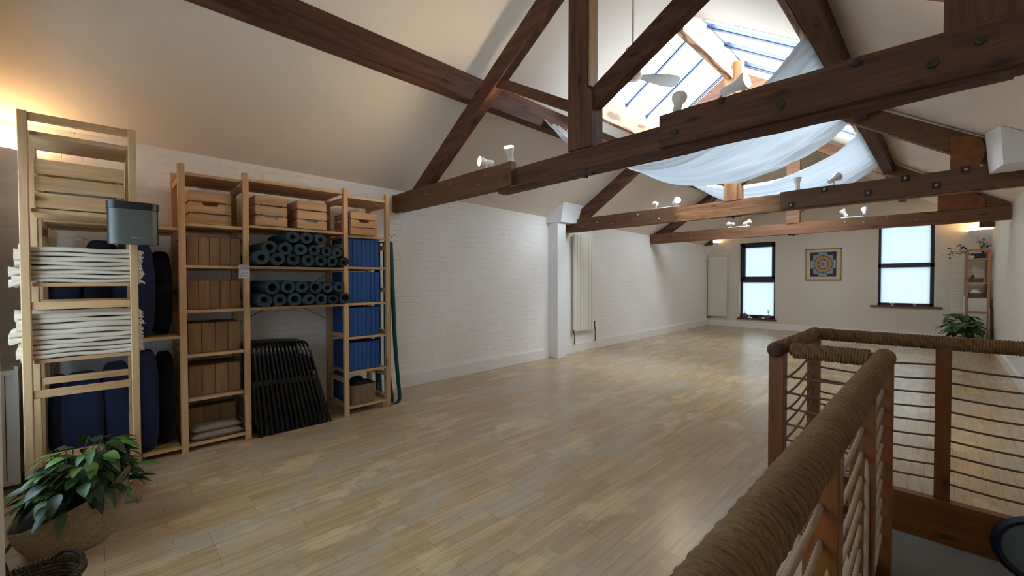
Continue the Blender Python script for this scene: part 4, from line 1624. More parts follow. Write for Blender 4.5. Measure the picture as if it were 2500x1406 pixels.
# ------------------------------------------------------------------ rolled mats
def mat_roll_mesh(r, hole, seed):
    rs = np.random.RandomState(seed)
    turns = rs.uniform(3.2, 4.6)
    n = int(turns * 22)
    squash = rs.uniform(.92, 1.0)
    th = (r - hole) / (turns + 1) * .93
    b = MB()
    inn, out = [], []
    a0 = rs.uniform(0, 6.28)
    for i in range(n + 1):
        t_ = i / n
        a = a0 + 2 * PI * turns * t_
        rc = hole + (r - hole - th) * t_
        wv = 1 + .03 * math.sin(2 * a + seed)
        inn.append((rc * wv * math.cos(a), rc * wv * math.sin(a) * squash))
        out.append(((rc + th) * wv * math.cos(a), (rc + th) * wv * math.sin(a) * squash))
    L = .56
    vs, fs = [], []
    for k, x in enumerate((0, -L)):
        for (p, q) in zip(inn, out):
            vs.append((x - (.004 * rs.rand() if k == 0 else 0), p[0], p[1] + r))
            vs.append((x - (.004 * rs.rand() if k == 0 else 0), q[0], q[1] + r))
    m_ = 2 * (n + 1)
    for i in range(n):
        a = 2 * i
        fs.append((a, a + 1, a + 3, a + 2))
        fs.append((m_ + a, m_ + a + 2, m_ + a + 3, m_ + a + 1))
        fs.append((a, a + 2, m_ + a + 2, m_ + a))
        fs.append((a + 1, m_ + a + 1, m_ + a + 3, a + 3))
    fs.append((0, m_, m_ + 1, 1))
    fs.append((2 * n, 2 * n + 1, m_ + 2 * n + 1, m_ + 2 * n))
    return b.add(vs, fs)


def mat_roll(y, z, r, hole, seed, mat, label):
    b = mat_roll_mesh(r, hole, seed)
    o = b.build('rolled_yoga_mat', mat, origin=(0, 0, 0))
    o.location = (-4.035 + rng.uniform(-.012, .012), y, z)
    o.rotation_euler = (0, 0, rng.uniform(-.03, .03))
    return tag(o, label, 'yoga mat', 'rolled teal yoga mats')


sd = 0


def mrow(ys, zc, rs_, holes, where, mats=None):
    global sd
    for i, (y, r, h) in enumerate(zip(ys, rs_, holes)):
        z = zc[i] if isinstance(zc, (list, tuple)) else zc
        mm = mats[i] if mats else ('mat_teal' if sd % 3 else 'mat_teal_light')
        mat_roll(y, z - r, r, h, sd, mm, 'rolled teal yoga mat, %s from the left in the %s' % (ORD[i], where))
        sd += 1


def on(z, rs_):
    return [z + r for r in rs_]


R1 = [.066, .061, .060, .057, .056, .054, .050]
mrow([.985, 1.115, 1.238, 1.356, 1.470, 1.580, 1.684], on(1.480, R1), R1, [.024, .022, .021, .018, .022, .021, .014], 'bottom row of the upper stack', ['mat_teal_light', 'mat_teal', 'mat_teal', 'mat_teal', 'mat_teal', 'mat_teal', 'mat_dark'])
R2 = [.063, .060, .058, .055, .052, .051]
mrow([1.047, 1.172, 1.296, 1.412, 1.523, 1.628], [1.636, 1.633, 1.630, 1.630, 1.625, 1.615], R2, [.025, .022, .018, .018, .015, .014], 'middle row of the upper stack')
R3 = [.058, .056, .055]
mrow([1.232, 1.352, 1.468], [1.740, 1.736, 1.732], R3, [.017, .017, .018], 'top row of the upper stack')
R4 = [.062, .060, .062, .056, .056, .052, .058]
mrow([1.000, 1.125, 1.246, 1.364, 1.476, 1.584, 1.694], on(1.124, R4), R4, [.022, .022, .028, .017, .024, .022, .030], 'bottom row of the lower stack', ['mat_teal', 'mat_teal', 'mat_teal_light', 'mat_teal', 'mat_teal', 'mat_dark', 'mat_teal'])
R5 = [.062, .060, .058, .058, .053, .053]
mrow([1.066, 1.190, 1.306, 1.420, 1.530, 1.637], [1.292, 1.296, 1.296, 1.292, 1.284, 1.288], R5, [.031, .028, .022, .030, .018, .018], 'top row of the lower stack')


# ------------------------------------------------------------------ folding chairs, stacked leaning left
def folding_chair(first):
    t = thing('folding_chair', (0, 0, 0), 'x', 'folding chair', 'black folding chairs stacked leaning under the mats')
    # local frame: width along x (front side tube at x=0), height z, thickness y
    Wd = .44

    def hoop(y, x0, x1, z0, z1, rad):
        p = [(x0, y, z0), (x0, y, z1 - rad)]
        for k in range(1, 8):
            a = PI / 2 * k / 7
            p.append((x0 - rad + rad * math.cos(a), y, z1 - rad + rad * math.sin(a)))
        for k in range(1, 8):
            a = PI / 2 * k / 7
            p.append((x1 + rad - rad * math.sin(a), y, z1 - rad + rad * math.cos(a)))
        p.append((x1, y, z0))
        return p
    b = MB(); b.tube(hoop(.0, 0, -Wd, 0, .80, .09), .0105, 8); b.build('back_frame', 'black_metal', t, smooth=True)
    b = MB()
    b.tube([(-.02, -.018, .0), (-.02, -.018, .44), (-.03, -.016, .47)], .0095, 8)
    b.tube([(-Wd + .02, -.018, .0), (-Wd + .02, -.018, .44), (-Wd + .03, -.016, .47)], .0095, 8)
    b.tube([(-.02, -.018, .05), (-Wd + .02, -.018, .05)], .008, 8)
    b.build('leg_frame', 'black_metal', t, smooth=True)
    b = MB(); b.box(-Wd + .012, -.008, .52, -.012, .002, .66, 0, .004); b.build('backrest', 'black_plastic', t)
    b = MB(); b.box(-Wd + .03, -.032, .10, -.03, -.012, .50, 0, .008); b.build('seat', 'black_plastic', t)
    b = MB()
    for x in (-.0, -Wd):
        b.box(x - .006, -.024, .44, x + .006, .006, .49, 0, .003)
    b.tube([(0, -.006, .465), (-Wd, -.006, .465)], .004, 6)
    b.build('hinge_bracket', 'black_plastic', t)
    return t


ch = folding_chair(True)
NCH = 15
for i in range(NCH):
    k = NCH - 1 - i                   # i = 0 is the outermost, at the right
    y = 1.565 - .0415 * i
    lean = math.radians(14.5 - .75 * i)
    c = ch if i == 0 else dup(ch)
    c.location = (-4.085 - .004 * (i % 2), y, 0.004)
    c.rotation_euler = (-0.0, 0, 0)
    c.rotation_euler = (lean, 0, 0)
    c['label'] = 'black folding chair, %s from the right in the leaning stack under the yoga mats' % ORD[i]

# ------------------------------------------------------------------ navy bolsters
def bolster(label, x, y, z, w, d, h, mat, yaw=0, tilt=0, seed=0):
    """plump upright cushion: w along y, d along x"""
    b = MB()
    ph = np.random.RandomState(seed).uniform(0, 6, 4)
    nu, nv = 28, 22
    e = .45

    def f(u, v):
        a = 2 * PI * u
        ph_ = -PI / 2 + PI * v
        cx_ = math.copysign(abs(math.cos(a)) ** e, math.cos(a))
        sx_ = math.copysign(abs(math.sin(a)) ** e, math.sin(a))
        cz = math.copysign(abs(math.cos(ph_)) ** .42, math.cos(ph_))
        sz = math.copysign(abs(math.sin(ph_)) ** .75, math.sin(ph_))
        wr = 1 + .02 * math.sin(6 * a + ph[0]) * math.sin(7 * ph_ + ph[1])
        p = Vector((d / 2 * cx_ * cz * wr, w / 2 * sx_ * cz * wr, h / 2 * sz + h / 2))
        p.rotate(Matrix.Rotation(tilt, 3, 'X'))
        p.rotate(Matrix.Rotation(yaw, 3, 'Z'))
        return (x + p.x, y + p.y, z + p.z)
    b.grid(f, nu, nv)
    return tag(b.build('bolster', mat, smooth='all'), label, 'bolster', 'navy bolsters on the left shelves')


bolster('tall navy bolster standing right of the blankets on the upper left shelf', -4.24, .185, .927, .235, .30, .72, 'navy_fabric', .0, 0, 1)
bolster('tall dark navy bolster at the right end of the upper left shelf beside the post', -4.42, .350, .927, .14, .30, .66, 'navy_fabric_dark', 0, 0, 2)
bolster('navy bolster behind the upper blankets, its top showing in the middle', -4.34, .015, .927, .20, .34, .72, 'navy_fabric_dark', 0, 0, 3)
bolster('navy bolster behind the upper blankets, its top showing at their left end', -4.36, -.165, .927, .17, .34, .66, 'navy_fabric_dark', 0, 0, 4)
bolster('large navy bolster at the front of the lower left shelf behind the corner unit', -4.14, -.09, .064, .21, .32, .66, 'navy_fabric', .05, 0, 5)
bolster('navy bolster leaning at the front of the lower left shelf right of the largest', -4.18, .10, .064, .17, .34, .70, 'navy_fabric', -.05, .04, 6)
bolster('navy bolster on the lower left shelf just right of the corner unit post', -4.27, .24, .064, .15, .36, .76, 'navy_fabric', 0, 0, 7)
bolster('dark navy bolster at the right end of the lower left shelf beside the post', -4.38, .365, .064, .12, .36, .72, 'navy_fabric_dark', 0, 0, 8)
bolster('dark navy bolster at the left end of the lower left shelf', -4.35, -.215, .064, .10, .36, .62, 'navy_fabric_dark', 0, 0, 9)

# ------------------------------------------------------------------ blankets
def blanket(label, z, h, seed, y0, y1, mat='blanket_wool', droop=0.0, x1=-3.468, right_fr=True):
    rs = np.random.RandomState(seed)
    ph = rs.uniform(0, 6, 8)
    t = thing('folded_blanket', ((x1 - .34), (y0 + y1) / 2, z), label, 'blanket', 'folded cream blankets')
    b = MB()
    D = .34
    ny, nc = 26, 18

    def f(u, v):
        # u around the cross-section, v along y
        y = y0 + (y1 - y0) * v
        a = 2 * PI * u
        c = math.copysign(abs(math.cos(a)) ** .30, math.cos(a))
        s = math.copysign(abs(math.sin(a)) ** .30, math.sin(a)) * 1.06
        hh = h * (1 + .10 * math.sin(5 * v + ph[0]))
        x = x1 - D / 2 + c * D / 2 + .006 * math.sin(7 * v + ph[1]) * (c > 0)
        zz = z + h / 2 + s * hh / 2 + .003 * math.sin(9 * v + ph[2])
        if v < .10:
            zz += s * .009 * (1 - v / .10) * (1 + math.sin(ph[3] + 5 * a))
        if v < .22 and droop:
            q = (.22 - v) / .22
            zz -= droop * q * q * (1.2 + s * .2)
            y += droop * .35 * q * q
        return (x, y, zz)
    b.grid(f, 32, ny)
    ring0 = [f(i / 32, 0) for i in range(32)]
    ring1 = [f(i / 32, 1) for i in range(32)]
    b.add(ring0, [list(range(32))])
    b.add(ring1, [list(range(32))])
    b.build('blanket_body', mat, t, smooth='all')
    # inner fold line on the front edge
    for nm, yy, sg in (('fringe', y1, 1),):
        b = MB()
        for k in range(20 if sg > 0 else 0):
            xx = x1 - .01 - .30 * rs.rand()
            zz = z + h * rs.uniform(.2, .8) - (droop * 1.1 if sg < 0 else 0)
            L = rs.uniform(.012, .032)
            yb = yy + (droop * .35 if sg < 0 else 0)
            b.tube([(xx, yb - sg * .004, zz), (xx + rs.uniform(-.006, .006), yb + sg * L * .6, zz - .002 + rs.uniform(-.004, .004)), (xx + rs.uniform(-.01, .01), yb + sg * L, zz - rs.uniform(.002, .016))], .0028, 5)
        b.build(nm, 'blanket_white', t)['kind'] = 'stuff'
    return t


hs = [.022, .024, .022, .026, .022, .026, .024, .028]
z = 1.343
for i, h in enumerate(hs):
    j = rng.uniform(-.012, .012)
    blanket('folded cream wool blanket, %s from the bottom in the upper blanket stack' % ORD[i], z, h, 20 + i, -.315 + j - (.03 if i < 3 else 0), .172 + rng.uniform(-.006, .004), 'blanket_wool', .012 if i < 2 else 0)
    z += h + .0008
hs = [.026, .024, .026, .024, .028, .030, .034, .026, .030]
z = .919
for i, h in enumerate(hs):
    j = rng.uniform(-.012, .012)
    blanket('folded cream wool blanket, %s from the bottom in the lower blanket stack' % ORD[i], z, h, 40 + i, -.318 + j - (.035 if i in (4, 5) else 0), .170 + rng.uniform(-.006, .004), 'blanket_wool', .012 if i == 5 else 0)
    z += h + .0008

# ------------------------------------------------------------------ loudspeaker bracketed to the corner unit
ZS = -.028
t = thing('loudspeaker', (-3.30, .16, 1.575), 'rounded black loudspeaker with a grey front mounted on the tall corner shelf post', 'loudspeaker')


def stadium(w, d, r, n=8, cx_=-3.33, cy_=.148):
    pts = []
    for (sx_, sy_, a0) in ((1, 1, 0), (-1, 1, 90), (-1, -1, 180), (1, -1, 270)):
        for k in range(n + 1):
            a = math.radians(a0 + 90 * k / n)
            pts.append((cx_ + sx_ * (d / 2 - r) + r * math.cos(a), cy_ + sy_ * (w / 2 - r) + r * math.sin(a)))
    return pts


b = MB(); b.prism(stadium(.225, .12, .055), 'Z', 1.567, 1.772); b.build('cabinet', 'black_plastic', t, smooth=True)
b = MB(); b.prism(stadium(.232, .128, .058), 'Z', 1.767, 1.807); b.build('top_cap', 'black_plastic', t, smooth=True)
b = MB()
pts = [p for p in stadium(.226, .124, .057) if p[0] > -3.335 and abs(p[1] - .148) < .108]
pts = sorted(pts, key=lambda p: p[1])
inn_ = [(p[0] - .006, .148 + (p[1] - .148) * .97) for p in pts][::-1]
b.prism(pts + inn_, 'Z', 1.564, 1.764); b.build('speaker_grille', 'grey_plastic', t, smooth=True)
b = MB(); b.lathe([(.003, 0), (.003, .002)], (-3.267, .15, 1.672), 10, (1, 0, 0)); b.build('logo_dot', 'black_plastic', t)
b = MB(); b.box(-3.268, .135, 1.600, -3.2665, .185, 1.602); b.build('indicator_light', 'paper', t)
b = MB(); b.box(-3.43, .05, 1.62, -3.385, .10, 1.68); b.box(-3.425, .138, 1.66, -3.38, .165, 1.76); b.build('wall_bracket', 'black_metal', t)

# ------------------------------------------------------------------ straps
def strap(label, pts, w, mat, wd=(0, 1, 0)):
    b = MB()
    P_ = [Vector(p) for p in pts]
    Q = []
    for i in range(len(P_) - 1):
        for k in range(8):
            t_ = k / 8
            p0 = P_[max(i - 1, 0)]; p1 = P_[i]; p2 = P_[i + 1]; p3 = P_[min(i + 2, len(P_) - 1)]
            Q.append(.5 * ((2 * p1) + (-p0 + p2) * t_ + (2 * p0 - 5 * p1 + 4 * p2 - p3) * t_ ** 2 + (-p0 + 3 * p1 - 3 * p2 + p3) * t_ ** 3))
    Q.append(P_[-1])
    vs, fs = [], []
    n = len(Q)
    for i, q in enumerate(Q):
        a = .5 * math.sin(i * .09 + pts[0][1] * 40)
        wv = Vector((math.sin(a + .5), math.cos(a + .5), 0)).normalized() * (w / 2)
        d = (Q[min(i + 1, n - 1)] - Q[max(i - 1, 0)]).normalized()
        nn = wv.cross(d).normalized() * .0012
        vs += [q - wv - nn, q + wv - nn, q + wv + nn, q - wv + nn]
    for i in range(n - 1):
        for k in range(4):
            fs.append((4 * i + k, 4 * i + (k + 1) % 4, 4 * i + 4 + (k + 1) % 4, 4 * i + 4 + k))
    fs += [(3, 2, 1, 0), (4 * n - 4, 4 * n - 3, 4 * n - 2, 4 * n - 1)]
    b.add(vs, fs)
    return tag(b.build('yoga_strap', mat, smooth='all'), label, 'strap', 'yoga straps hanging from the hooks')


xw2 = xl(2.2)
t = thing('strap_hook_rail', (xw2 + .02, 2.30, 1.80), 'thin wire hook rail beside the right shelf post', 'hook rail')
b = MB(); b.tube([(-4.42, 2.225, 1.775), (-4.30, 2.30, 1.775), (-4.30, 2.34, 1.775)], .006, 6)
b.tube([(-4.5, 2.22, 1.775), (-4.3, 2.335, 1.775)], .005, 6); b.build('rail', 'bolt_steel', t)
b = MB(); b.tube([(-4.30, 2.32, 1.775), (-4.30, 2.33, 1.83), (-4.27, 2.37, 1.87)], .003, 6); b.tube([(-4.34, 2.28, 1.775), (-4.34, 2.29, 1.83), (-4.31, 2.33, 1.87)], .003, 6); b.build('hook', 'bolt_steel', t)
strap('long dark teal strap hanging outermost in a loop right of the shelves to the floor', [(-4.30, 2.325, 1.78), (-4.28, 2.335, 1.2), (-4.27, 2.35, .7), (-4.25, 2.37, .3), (-4.22, 2.375, .06), (-4.18, 2.33, .012), (-4.16, 2.25, .008)], .045, 'strap_teal')
strap('teal strap hanging beside the right shelf post, second from outside', [(-4.30, 2.30, 1.78), (-4.29, 2.30, 1.2), (-4.28, 2.285, .7), (-4.27, 2.28, .3), (-4.25, 2.30, .05), (-4.2, 2.28, .012)], .04, 'strap_teal')
strap('teal strap hanging close against the right shelf post', [(-4.34, 2.27, 1.78), (-4.33, 2.27, 1.2), (-4.32, 2.262, .6), (-4.31, 2.26, .12), (-4.28, 2.25, .02)], .038, 'strap_teal')
strap('teal strap seen through the shelves left of the right post, nearer the wall', [(-4.50, 2.245, 1.78), (-4.50, 2.243, 1.2), (-4.50, 2.242, .6), (-4.48, 2.24, .12), (-4.46, 2.235, .012), (-4.42, 2.1, .008), (-4.3, 2.02, .006)], .036, 'strap_teal')
strap('teal strap seen through the shelves just left of the right post', [(-4.44, 2.25, 1.78), (-4.44, 2.25, 1.2), (-4.44, 2.25, .6), (-4.42, 2.25, .15), (-4.38, 2.24, .012), (-4.30, 2.13, .006)], .036, 'strap_teal')
strap('dark strap seen through the shelves between two teal straps', [(-4.47, 2.242, 1.78), (-4.47, 2.242, 1.2), (-4.46, 2.24, .6), (-4.45, 2.24, .2)], .02, 'strap_navy')

# ------------------------------------------------------------------ wicker basket on the bottom shelf
def sq_basket(b, x, y, z, w, d, h, flare=.06, n=40):
    vs, fs, uvs = [], [], []
    lv = 10
    for i in range(lv + 1):
        s = 1 - flare + flare * i / lv
        for k in range(n):
            a = 2 * PI * k / n
            c = math.copysign(abs(math.cos(a)) ** .35, math.cos(a)); q = math.copysign(abs(math.sin(a)) ** .35, math.sin(a))
            vs.append((x + c * d / 2 * s, y + q * w / 2 * s, z + h * i / lv))
    for i in range(lv):
        for k in range(n):
            fs.append((i * n + k, i * n + (k + 1) % n, (i + 1) * n + (k + 1) % n, (i + 1) * n + k))
            uvs.append([(k / n, i / lv), ((k + 1) / n, i / lv), ((k + 1) / n, (i + 1) / lv), (k / n, (i + 1) / lv)])
    o = len(vs)
    for i in (lv, 0):
        s = (1 - flare + flare * i / lv) * .95
        for k in range(n):
            a = 2 * PI * k / n
            c = math.copysign(abs(math.cos(a)) ** .35, math.cos(a)); q = math.copysign(abs(math.sin(a)) ** .35, math.sin(a))
            vs.append((x + c * d / 2 * s, y + q * w / 2 * s, z + max(h * i / lv, .008)))
    for k in range(n):
        fs.append((lv * n + k, lv * n + (k + 1) % n, o + (k + 1) % n, o + k)); uvs.append([(0, 0)] * 4)
        fs.append((o + k, o + (k + 1) % n, o + n + (k + 1) % n, o + n + k)); uvs.append([(0, 0)] * 4)
    fs.append(list(range(n))); uvs.append([(0, 0)] * n)
    fs.append([o + n + k for k in range(n)]); uvs.append([(0, 0)] * n)
    return b.add(vs, fs, 0, uvs)


b = MB(); sq_basket(b, -4.26, 1.925, .088, .285, .26, .20)
tag(b.build('wicker_basket', 'wicker_weave', smooth=True), 'square tan wicker basket on the bottom shelf at the right end', 'basket')
lump('dark cloth heaped inside the wicker basket on the bottom shelf', -4.37, -4.15, 1.80, 2.05, .20, .37, 12, 'dark_cloth', 'cloth', 'heaped_cloth')

# ------------------------------------------------------------------ plants
def leaf(b, base, direction, up, L, Wd, curl, mi=0, n=8):
    d = Vector(direction).normalized()
    s = d.cross(Vector(up))
    if s.length < 1e-4:
        s = Vector((1, 0, 0))
    s.normalize()
    nn = s.cross(d).normalized()
    vs, fs = [], []
    for i in range(n + 1):
        t_ = i / n
        w = Wd * (math.sin(PI * t_ ** .8) ** .8) * .5 + .001
        c = Vector(base) + d * (L * t_) - nn * (curl * L * t_ * t_) + Vector((0, 0, -1)) * (curl * .4 * L * t_ ** 2)
        vs += [c - s * w + nn * w * .25, c, c + s * w + nn * w * .25]
    for i in range(n):
        a = i * 3
        fs += [(a, a + 1, a + 4, a + 3), (a + 1, a + 2, a + 5, a + 4)]
    return b.add(vs, fs, mi)


def bigplant(t, cx_, cy_, z, n, Rspread, H, L, Wd, seed, mats, bias=(0, 0), xmax=99):
    rs = np.random.RandomState(seed)
    b = MB(); st = MB()
    for i in range(n):
        a = rs.uniform(0, 2 * PI)
        rr = Rspread * rs.uniform(.15, 1)
        hz = H * rs.uniform(.25, 1) * (1 - .45 * (rr / Rspread) ** 2)
        tip = Vector((cx_ + bias[0] * hz + rr * math.cos(a), cy_ + bias[1] * hz + rr * math.sin(a), z + hz))
        root = Vector((cx_ + .04 * math.cos(a), cy_ + .04 * math.sin(a), z))
        if tip.x + L * 1.2 * max(0, math.cos(a)) > xmax:
            continue
        st.tube([root, root.lerp(tip, .5) + Vector((0, 0, .04)), tip], .003, 5)
        d = Vector((math.cos(a), math.sin(a), rs.uniform(-.5, .45)))
        leaf(b, tip, d, (rs.uniform(-.3, .3), rs.uniform(-.3, .3), 1), L * rs.uniform(.7, 1.15), Wd * rs.uniform(.75, 1.15), rs.uniform(.15, .55), i % len(mats))
    b.build('foliage', mats, t, smooth='all', fix=False)
    st.build('stems', 'stem_brown', t, smooth=True)


t = thing('potted_plant', (-3.13, -.115, 0), 'leafy dark green plant in a slouching seagrass basket by the corner shelves', 'plant')
BC = Vector((-3.13, -.115, 0))
b = MB()
vs, fs, uvs = [], [], []
n, lv = 56, 22


def bas(k, i, inner=0):
    a = 2 * PI * k / n
    s = i / lv
    r = .150 + .075 * s ** .8 + .010 * math.sin(PI * s)
    rim = .245 + .075 * math.cos(a - math.radians(100)) + .02 * math.cos(2 * a)
    z_ = rim * s
    rr = (r - inner) * (1 + .004 * math.sin(s * 2 * PI * 11))
    return (BC.x + rr * math.cos(a) * 1.0, BC.y + rr * math.sin(a) * .98, max(z_, .003 + inner * .5))


for i in range(lv + 1):
    for k in range(n):
        vs.append(bas(k, i))
for i in range(lv):
    for k in range(n):
        fs.append((i * n + k, i * n + (k + 1) % n, (i + 1) * n + (k + 1) % n, (i + 1) * n + k))
        uvs.append([(k / n, i / lv), ((k + 1) / n, i / lv), ((k + 1) / n, (i + 1) / lv), (k / n, (i + 1) / lv)])
o_ = len(vs)
for i in (lv, lv // 2, 0):
    for k in range(n):
        vs.append(bas(k, i, .01))
for k in range(n):
    fs.append((lv * n + k, lv * n + (k + 1) % n, o_ + (k + 1) % n, o_ + k)); uvs.append([(0, 0)] * 4)
    for j in (0, 1):
        fs.append((o_ + j * n + k, o_ + j * n + (k + 1) % n, o_ + (j + 1) * n + (k + 1) % n, o_ + (j + 1) * n + k)); uvs.append([(k / n, j / 2), ((k + 1) / n, j / 2), ((k + 1) / n, (j + 1) / 2), (k / n, (j + 1) / 2)])
fs.append(list(range(n))); uvs.append([(0, 0)] * n)
b.add(vs, fs, 0, uvs)
b.build('seagrass_basket', 'seagrass_weave', t, smooth='all')
# rope handle lying on the right rim
b = MB()
hp = []
for k in range(13):
    a = math.radians(62 + 5.5 * k - 20)
    hp.append((BC.x + .228 * math.cos(a), BC.y + .228 * math.sin(a), .30 + .045 * math.sin(PI * k / 12)))
b.tube(hp, .014, 10)
b.build('basket_handle', 'seagrass_weave', t, smooth=True)
b = MB(); b.lathe([(0, .155), (.19, .15)], (BC.x, BC.y, 0), 28); b.build('soil', 'soil', t)
bigplant(t, BC.x, BC.y + .01, .17, 230, .22, .36, .10, .048, 5, ['leaf_dark', 'leaf_dark', 'leaf_dark', 'leaf_mid', 'leaf_dark', 'leaf_fresh'], (-.05, .22))

# dark woven basket at the bottom-left edge
t = thing('woven_basket', (-2.44, -.20, 0), 'dark brown coiled basket with a loop handle at the near left edge of the floor', 'basket')
DBX, DBY = -2.44, -.20
b = MB(); b.lathe([(.10, 0), (.115, .02), (.130, .12), (.134, .18), (.141, .195), (.134, .205), (.125, .19), (.121, .12), (.107, .03), (.0, .025)], (DBX, DBY, 0), 56, uv=True, closed=True)
b.build('basket_body', 'dark_weave', t, smooth=True)
b = MB()
for k in range(60):
    a = 2 * PI * k / 60
    c = Vector((DBX + .137 * math.cos(a), DBY + .137 * math.sin(a), .196))
    rd = Vector((math.cos(a), math.sin(a), 0))
    tg = Vector((-math.sin(a), math.cos(a), 0))
    b.tube([c + rd * .011 * math.cos(q) + Vector((0, 0, .011)) * math.sin(q) + tg * (.006 * q / 6.28) for q in np.linspace(0, 2 * PI, 9)], .0038, 5, caps=False)
b.build('rim_binding', 'wicker_weave', t, smooth=True)
b = MB()
b.tube([(DBX - .13, DBY + .04, .20), (DBX - .12, DBY + .08, .222), (DBX - .085, DBY + .11, .226), (DBX - .04, DBY + .135, .215), (DBX, DBY + .135, .195)], .008, 8); b.build('handle', 'dark_weave', t, smooth=True)

# white panelled cabinet end in the near left corner
t = thing('white_cabinet', (-4.35, YN + .07, .03), 'white framed cabinet end at the left edge behind the corner shelves', 'cabinet')
b = MB()
b.box(-4.70, YN + .01, .04, -4.215, -.39, .765)
b.build('body', 'white_paint', t)
b = MB()
b.box(-4.215, -.402, .03, -4.195, -.385, .80); b.box(-4.215, YN + .01, .745, -4.195, -.402, .775); b.box(-4.215, YN + .01, .03, -4.195, -.402, .06)
b.build('frame', 'white_metal', t)
b = MB(); b.box(-4.215, -.446, .06, -4.2135, -.442, .745); b.build('door_gap', 'frame_dark', t)
b = MB(); b.tube([(-3.42, -.33, .006), (-3.2, -.36, .006), (-3.0, -.32, .006), (-2.75, -.36, .006)], .006, 8)
tag(b.build('cable', 'black_plastic', smooth=True), 'black cable running along the floor at the near left edge', 'cable')

# ------------------------------------------------------------------ wall picture
t = thing('framed_picture', (-2.11, YF - .01, 1.34), 'square framed picture of a navy, pale and gold mandala on the far wall', 'picture')
px0, px1, pz0, pz1 = -2.485, -1.74, 1.335, 2.14
y_ = YF - .03
b = MB()
for q in ((px0, pz0, px1, pz0 + .03), (px0, pz1 - .03, px1, pz1), (px0, pz0, px0 + .03, pz1), (px1 - .03, pz0, px1, pz1)):
    b.box(q[0], y_, q[1], q[2], YF, q[3], 0, .003)
b.build('frame', 'picture_frame_wood', t)
b = MB(); b.box(px0 + .025, YF - .016, pz0 + .025, px1 - .025, YF - .002, pz1 - .025); b.build('mount', 'art_mount', t)
cx_, cz_ = (px0 + px1) / 2, (pz0 + pz1) / 2
hw, hh = .272, .312
art = MB()


def rect(x0, z0, x1, z1, mi, lay):
    art.box(cx_ + x0, YF - .017 - .0006 * lay, cz_ + z0, cx_ + x1, YF - .0165 - .0006 * lay, cz_ + z1, mi)


def disc(r, mi, lay, n=40, star=0, amp=0, x=0, z=0):
    pts = []
    for k in range(n):
        a = 2 * PI * k / n
        rr = r * (1 + amp * math.cos(star * a)) if star else r
        pts.append((cx_ + x + rr * math.cos(a) * hw / .27, cz_ + z + rr * math.sin(a) * hh / .27))
    art.prism(pts, 'Y', YF - .0165 - .0006 * lay, YF - .017 - .0006 * lay, mi)


rect(-hw, -hh, hw, hh, 0, 0)
rect(-.205, -.235, .205, .235, 1, 1)
rect(-.09, -.30, .09, .30, 1, 1.2)
rect(-.262, -.105, .262, .105, 1, 1.4)
disc(.197, 3, 2, 48)
for k in range(16):
    a = 2 * PI * (k + .5) / 16
    disc(.034, 2, 3, 14, x=.155 * math.cos(a) * hw / .27, z=.155 * math.sin(a) * hh / .27)
disc(.128, 2, 3.6, 48)
disc(.108, 3, 4, 48)
disc(.086, 4, 5, 64, 8, .14)
disc(.056, 5, 6, 32)
disc(.042, 4, 7, 36, 6, .25)
disc(.024, 5, 8, 24)
art.build('mandala_print', ['art_navy', 'art_pale', 'art_gold', 'art_brown', 'art_pink', 'art_mauve'], t)

# ------------------------------------------------------------------ window sill things
zs1 = W1[2] + .003
ys = YF + .02
b = MB(); b.lathe([(.052, 0), (.060, .0), (.062, .10), (.062, .115), (.052, .115), (.05, .02), (0, .02)], (-3.93, ys, zs1), 20, closed=True)
t = thing('potted_plant', (-3.93, ys, zs1), 'tiny plant in a grey pot at the left end of the narrow window sill', 'plant', 'small things on the narrow window sill')
b.build('pot', 'stone_grey', t, smooth=True)
b = MB()
for k in range(5):
    leaf(b, (-3.92, ys, zs1 + .08 + .03 * k), (math.cos(k * 2.2), math.sin(k * 2.2) * .4, .4), (0, 0, 1), .05, .025, .3)
b.tube([(-3.92, ys, zs1 + .02), (-3.915, ys, zs1 + .2)], .003, 5)
b.build('foliage', 'leaf_far', t, fix=False)
b = MB()
b.add([(-3.85, ys - .03, zs1), (-3.72, ys - .03, zs1), (-3.73, ys + .03, zs1), (-3.84, ys + .03, zs1), (-3.82, ys - .01, zs1 + .055), (-3.80, ys + .01, zs1 + .06), (-3.77, ys, zs1 + .04)],
      [(3, 2, 1, 0), (0, 1, 6, 4), (1, 2, 6), (2, 5, 6), (2, 3, 5), (3, 4, 5), (3, 0, 4), (4, 6, 5)])
tag(b.build('crystal_stone', 'crystal'), 'pale crystal lump beside the grey pot on the narrow window sill', 'crystal', 'small things on the narrow window sill')
b = MB(); b.lathe([(.018, 0), (.02, .01), (.035, .03), (.046, .055), (.040, .055), (.03, .035), (0, .03)], (-3.55, ys, zs1), 20, closed=True); b.tube([(-3.55, ys, zs1 + .03), (-3.548, ys, zs1 + .09)], .003, 5)
tag(b.build('incense_bowl', 'stone_grey', smooth=True), 'small grey incense bowl with a stick on the narrow window sill', 'bowl', 'small things on the narrow window sill')
b = MB(); b.lathe([(.0, 0), (.04, .002), (.05, .012), (.035, .03), (0, .04)], (-3.455, ys, zs1), 9)
tag(b.build('crystal_stone', 'crystal'), 'low white stone between bowl and terracotta pot on the narrow sill', 'crystal', 'small things on the narrow window sill')
t = thing('potted_plant', (-3.33, ys, zs1), 'spiky little plant in a terracotta pot at the right of the narrow sill', 'plant', 'small things on the narrow window sill')
b = MB(); b.lathe([(.034, 0), (.042, .01), (.044, .07), (.036, .10), (.03, .10), (.03, .03), (0, .03)], (-3.33, ys, zs1), 20, closed=True); b.build('pot', 'terracotta', t, smooth=True)
b = MB(); b.tube([(-3.33, ys, zs1 + .05), (-3.33, ys, zs1 + .20)], .004, 5)
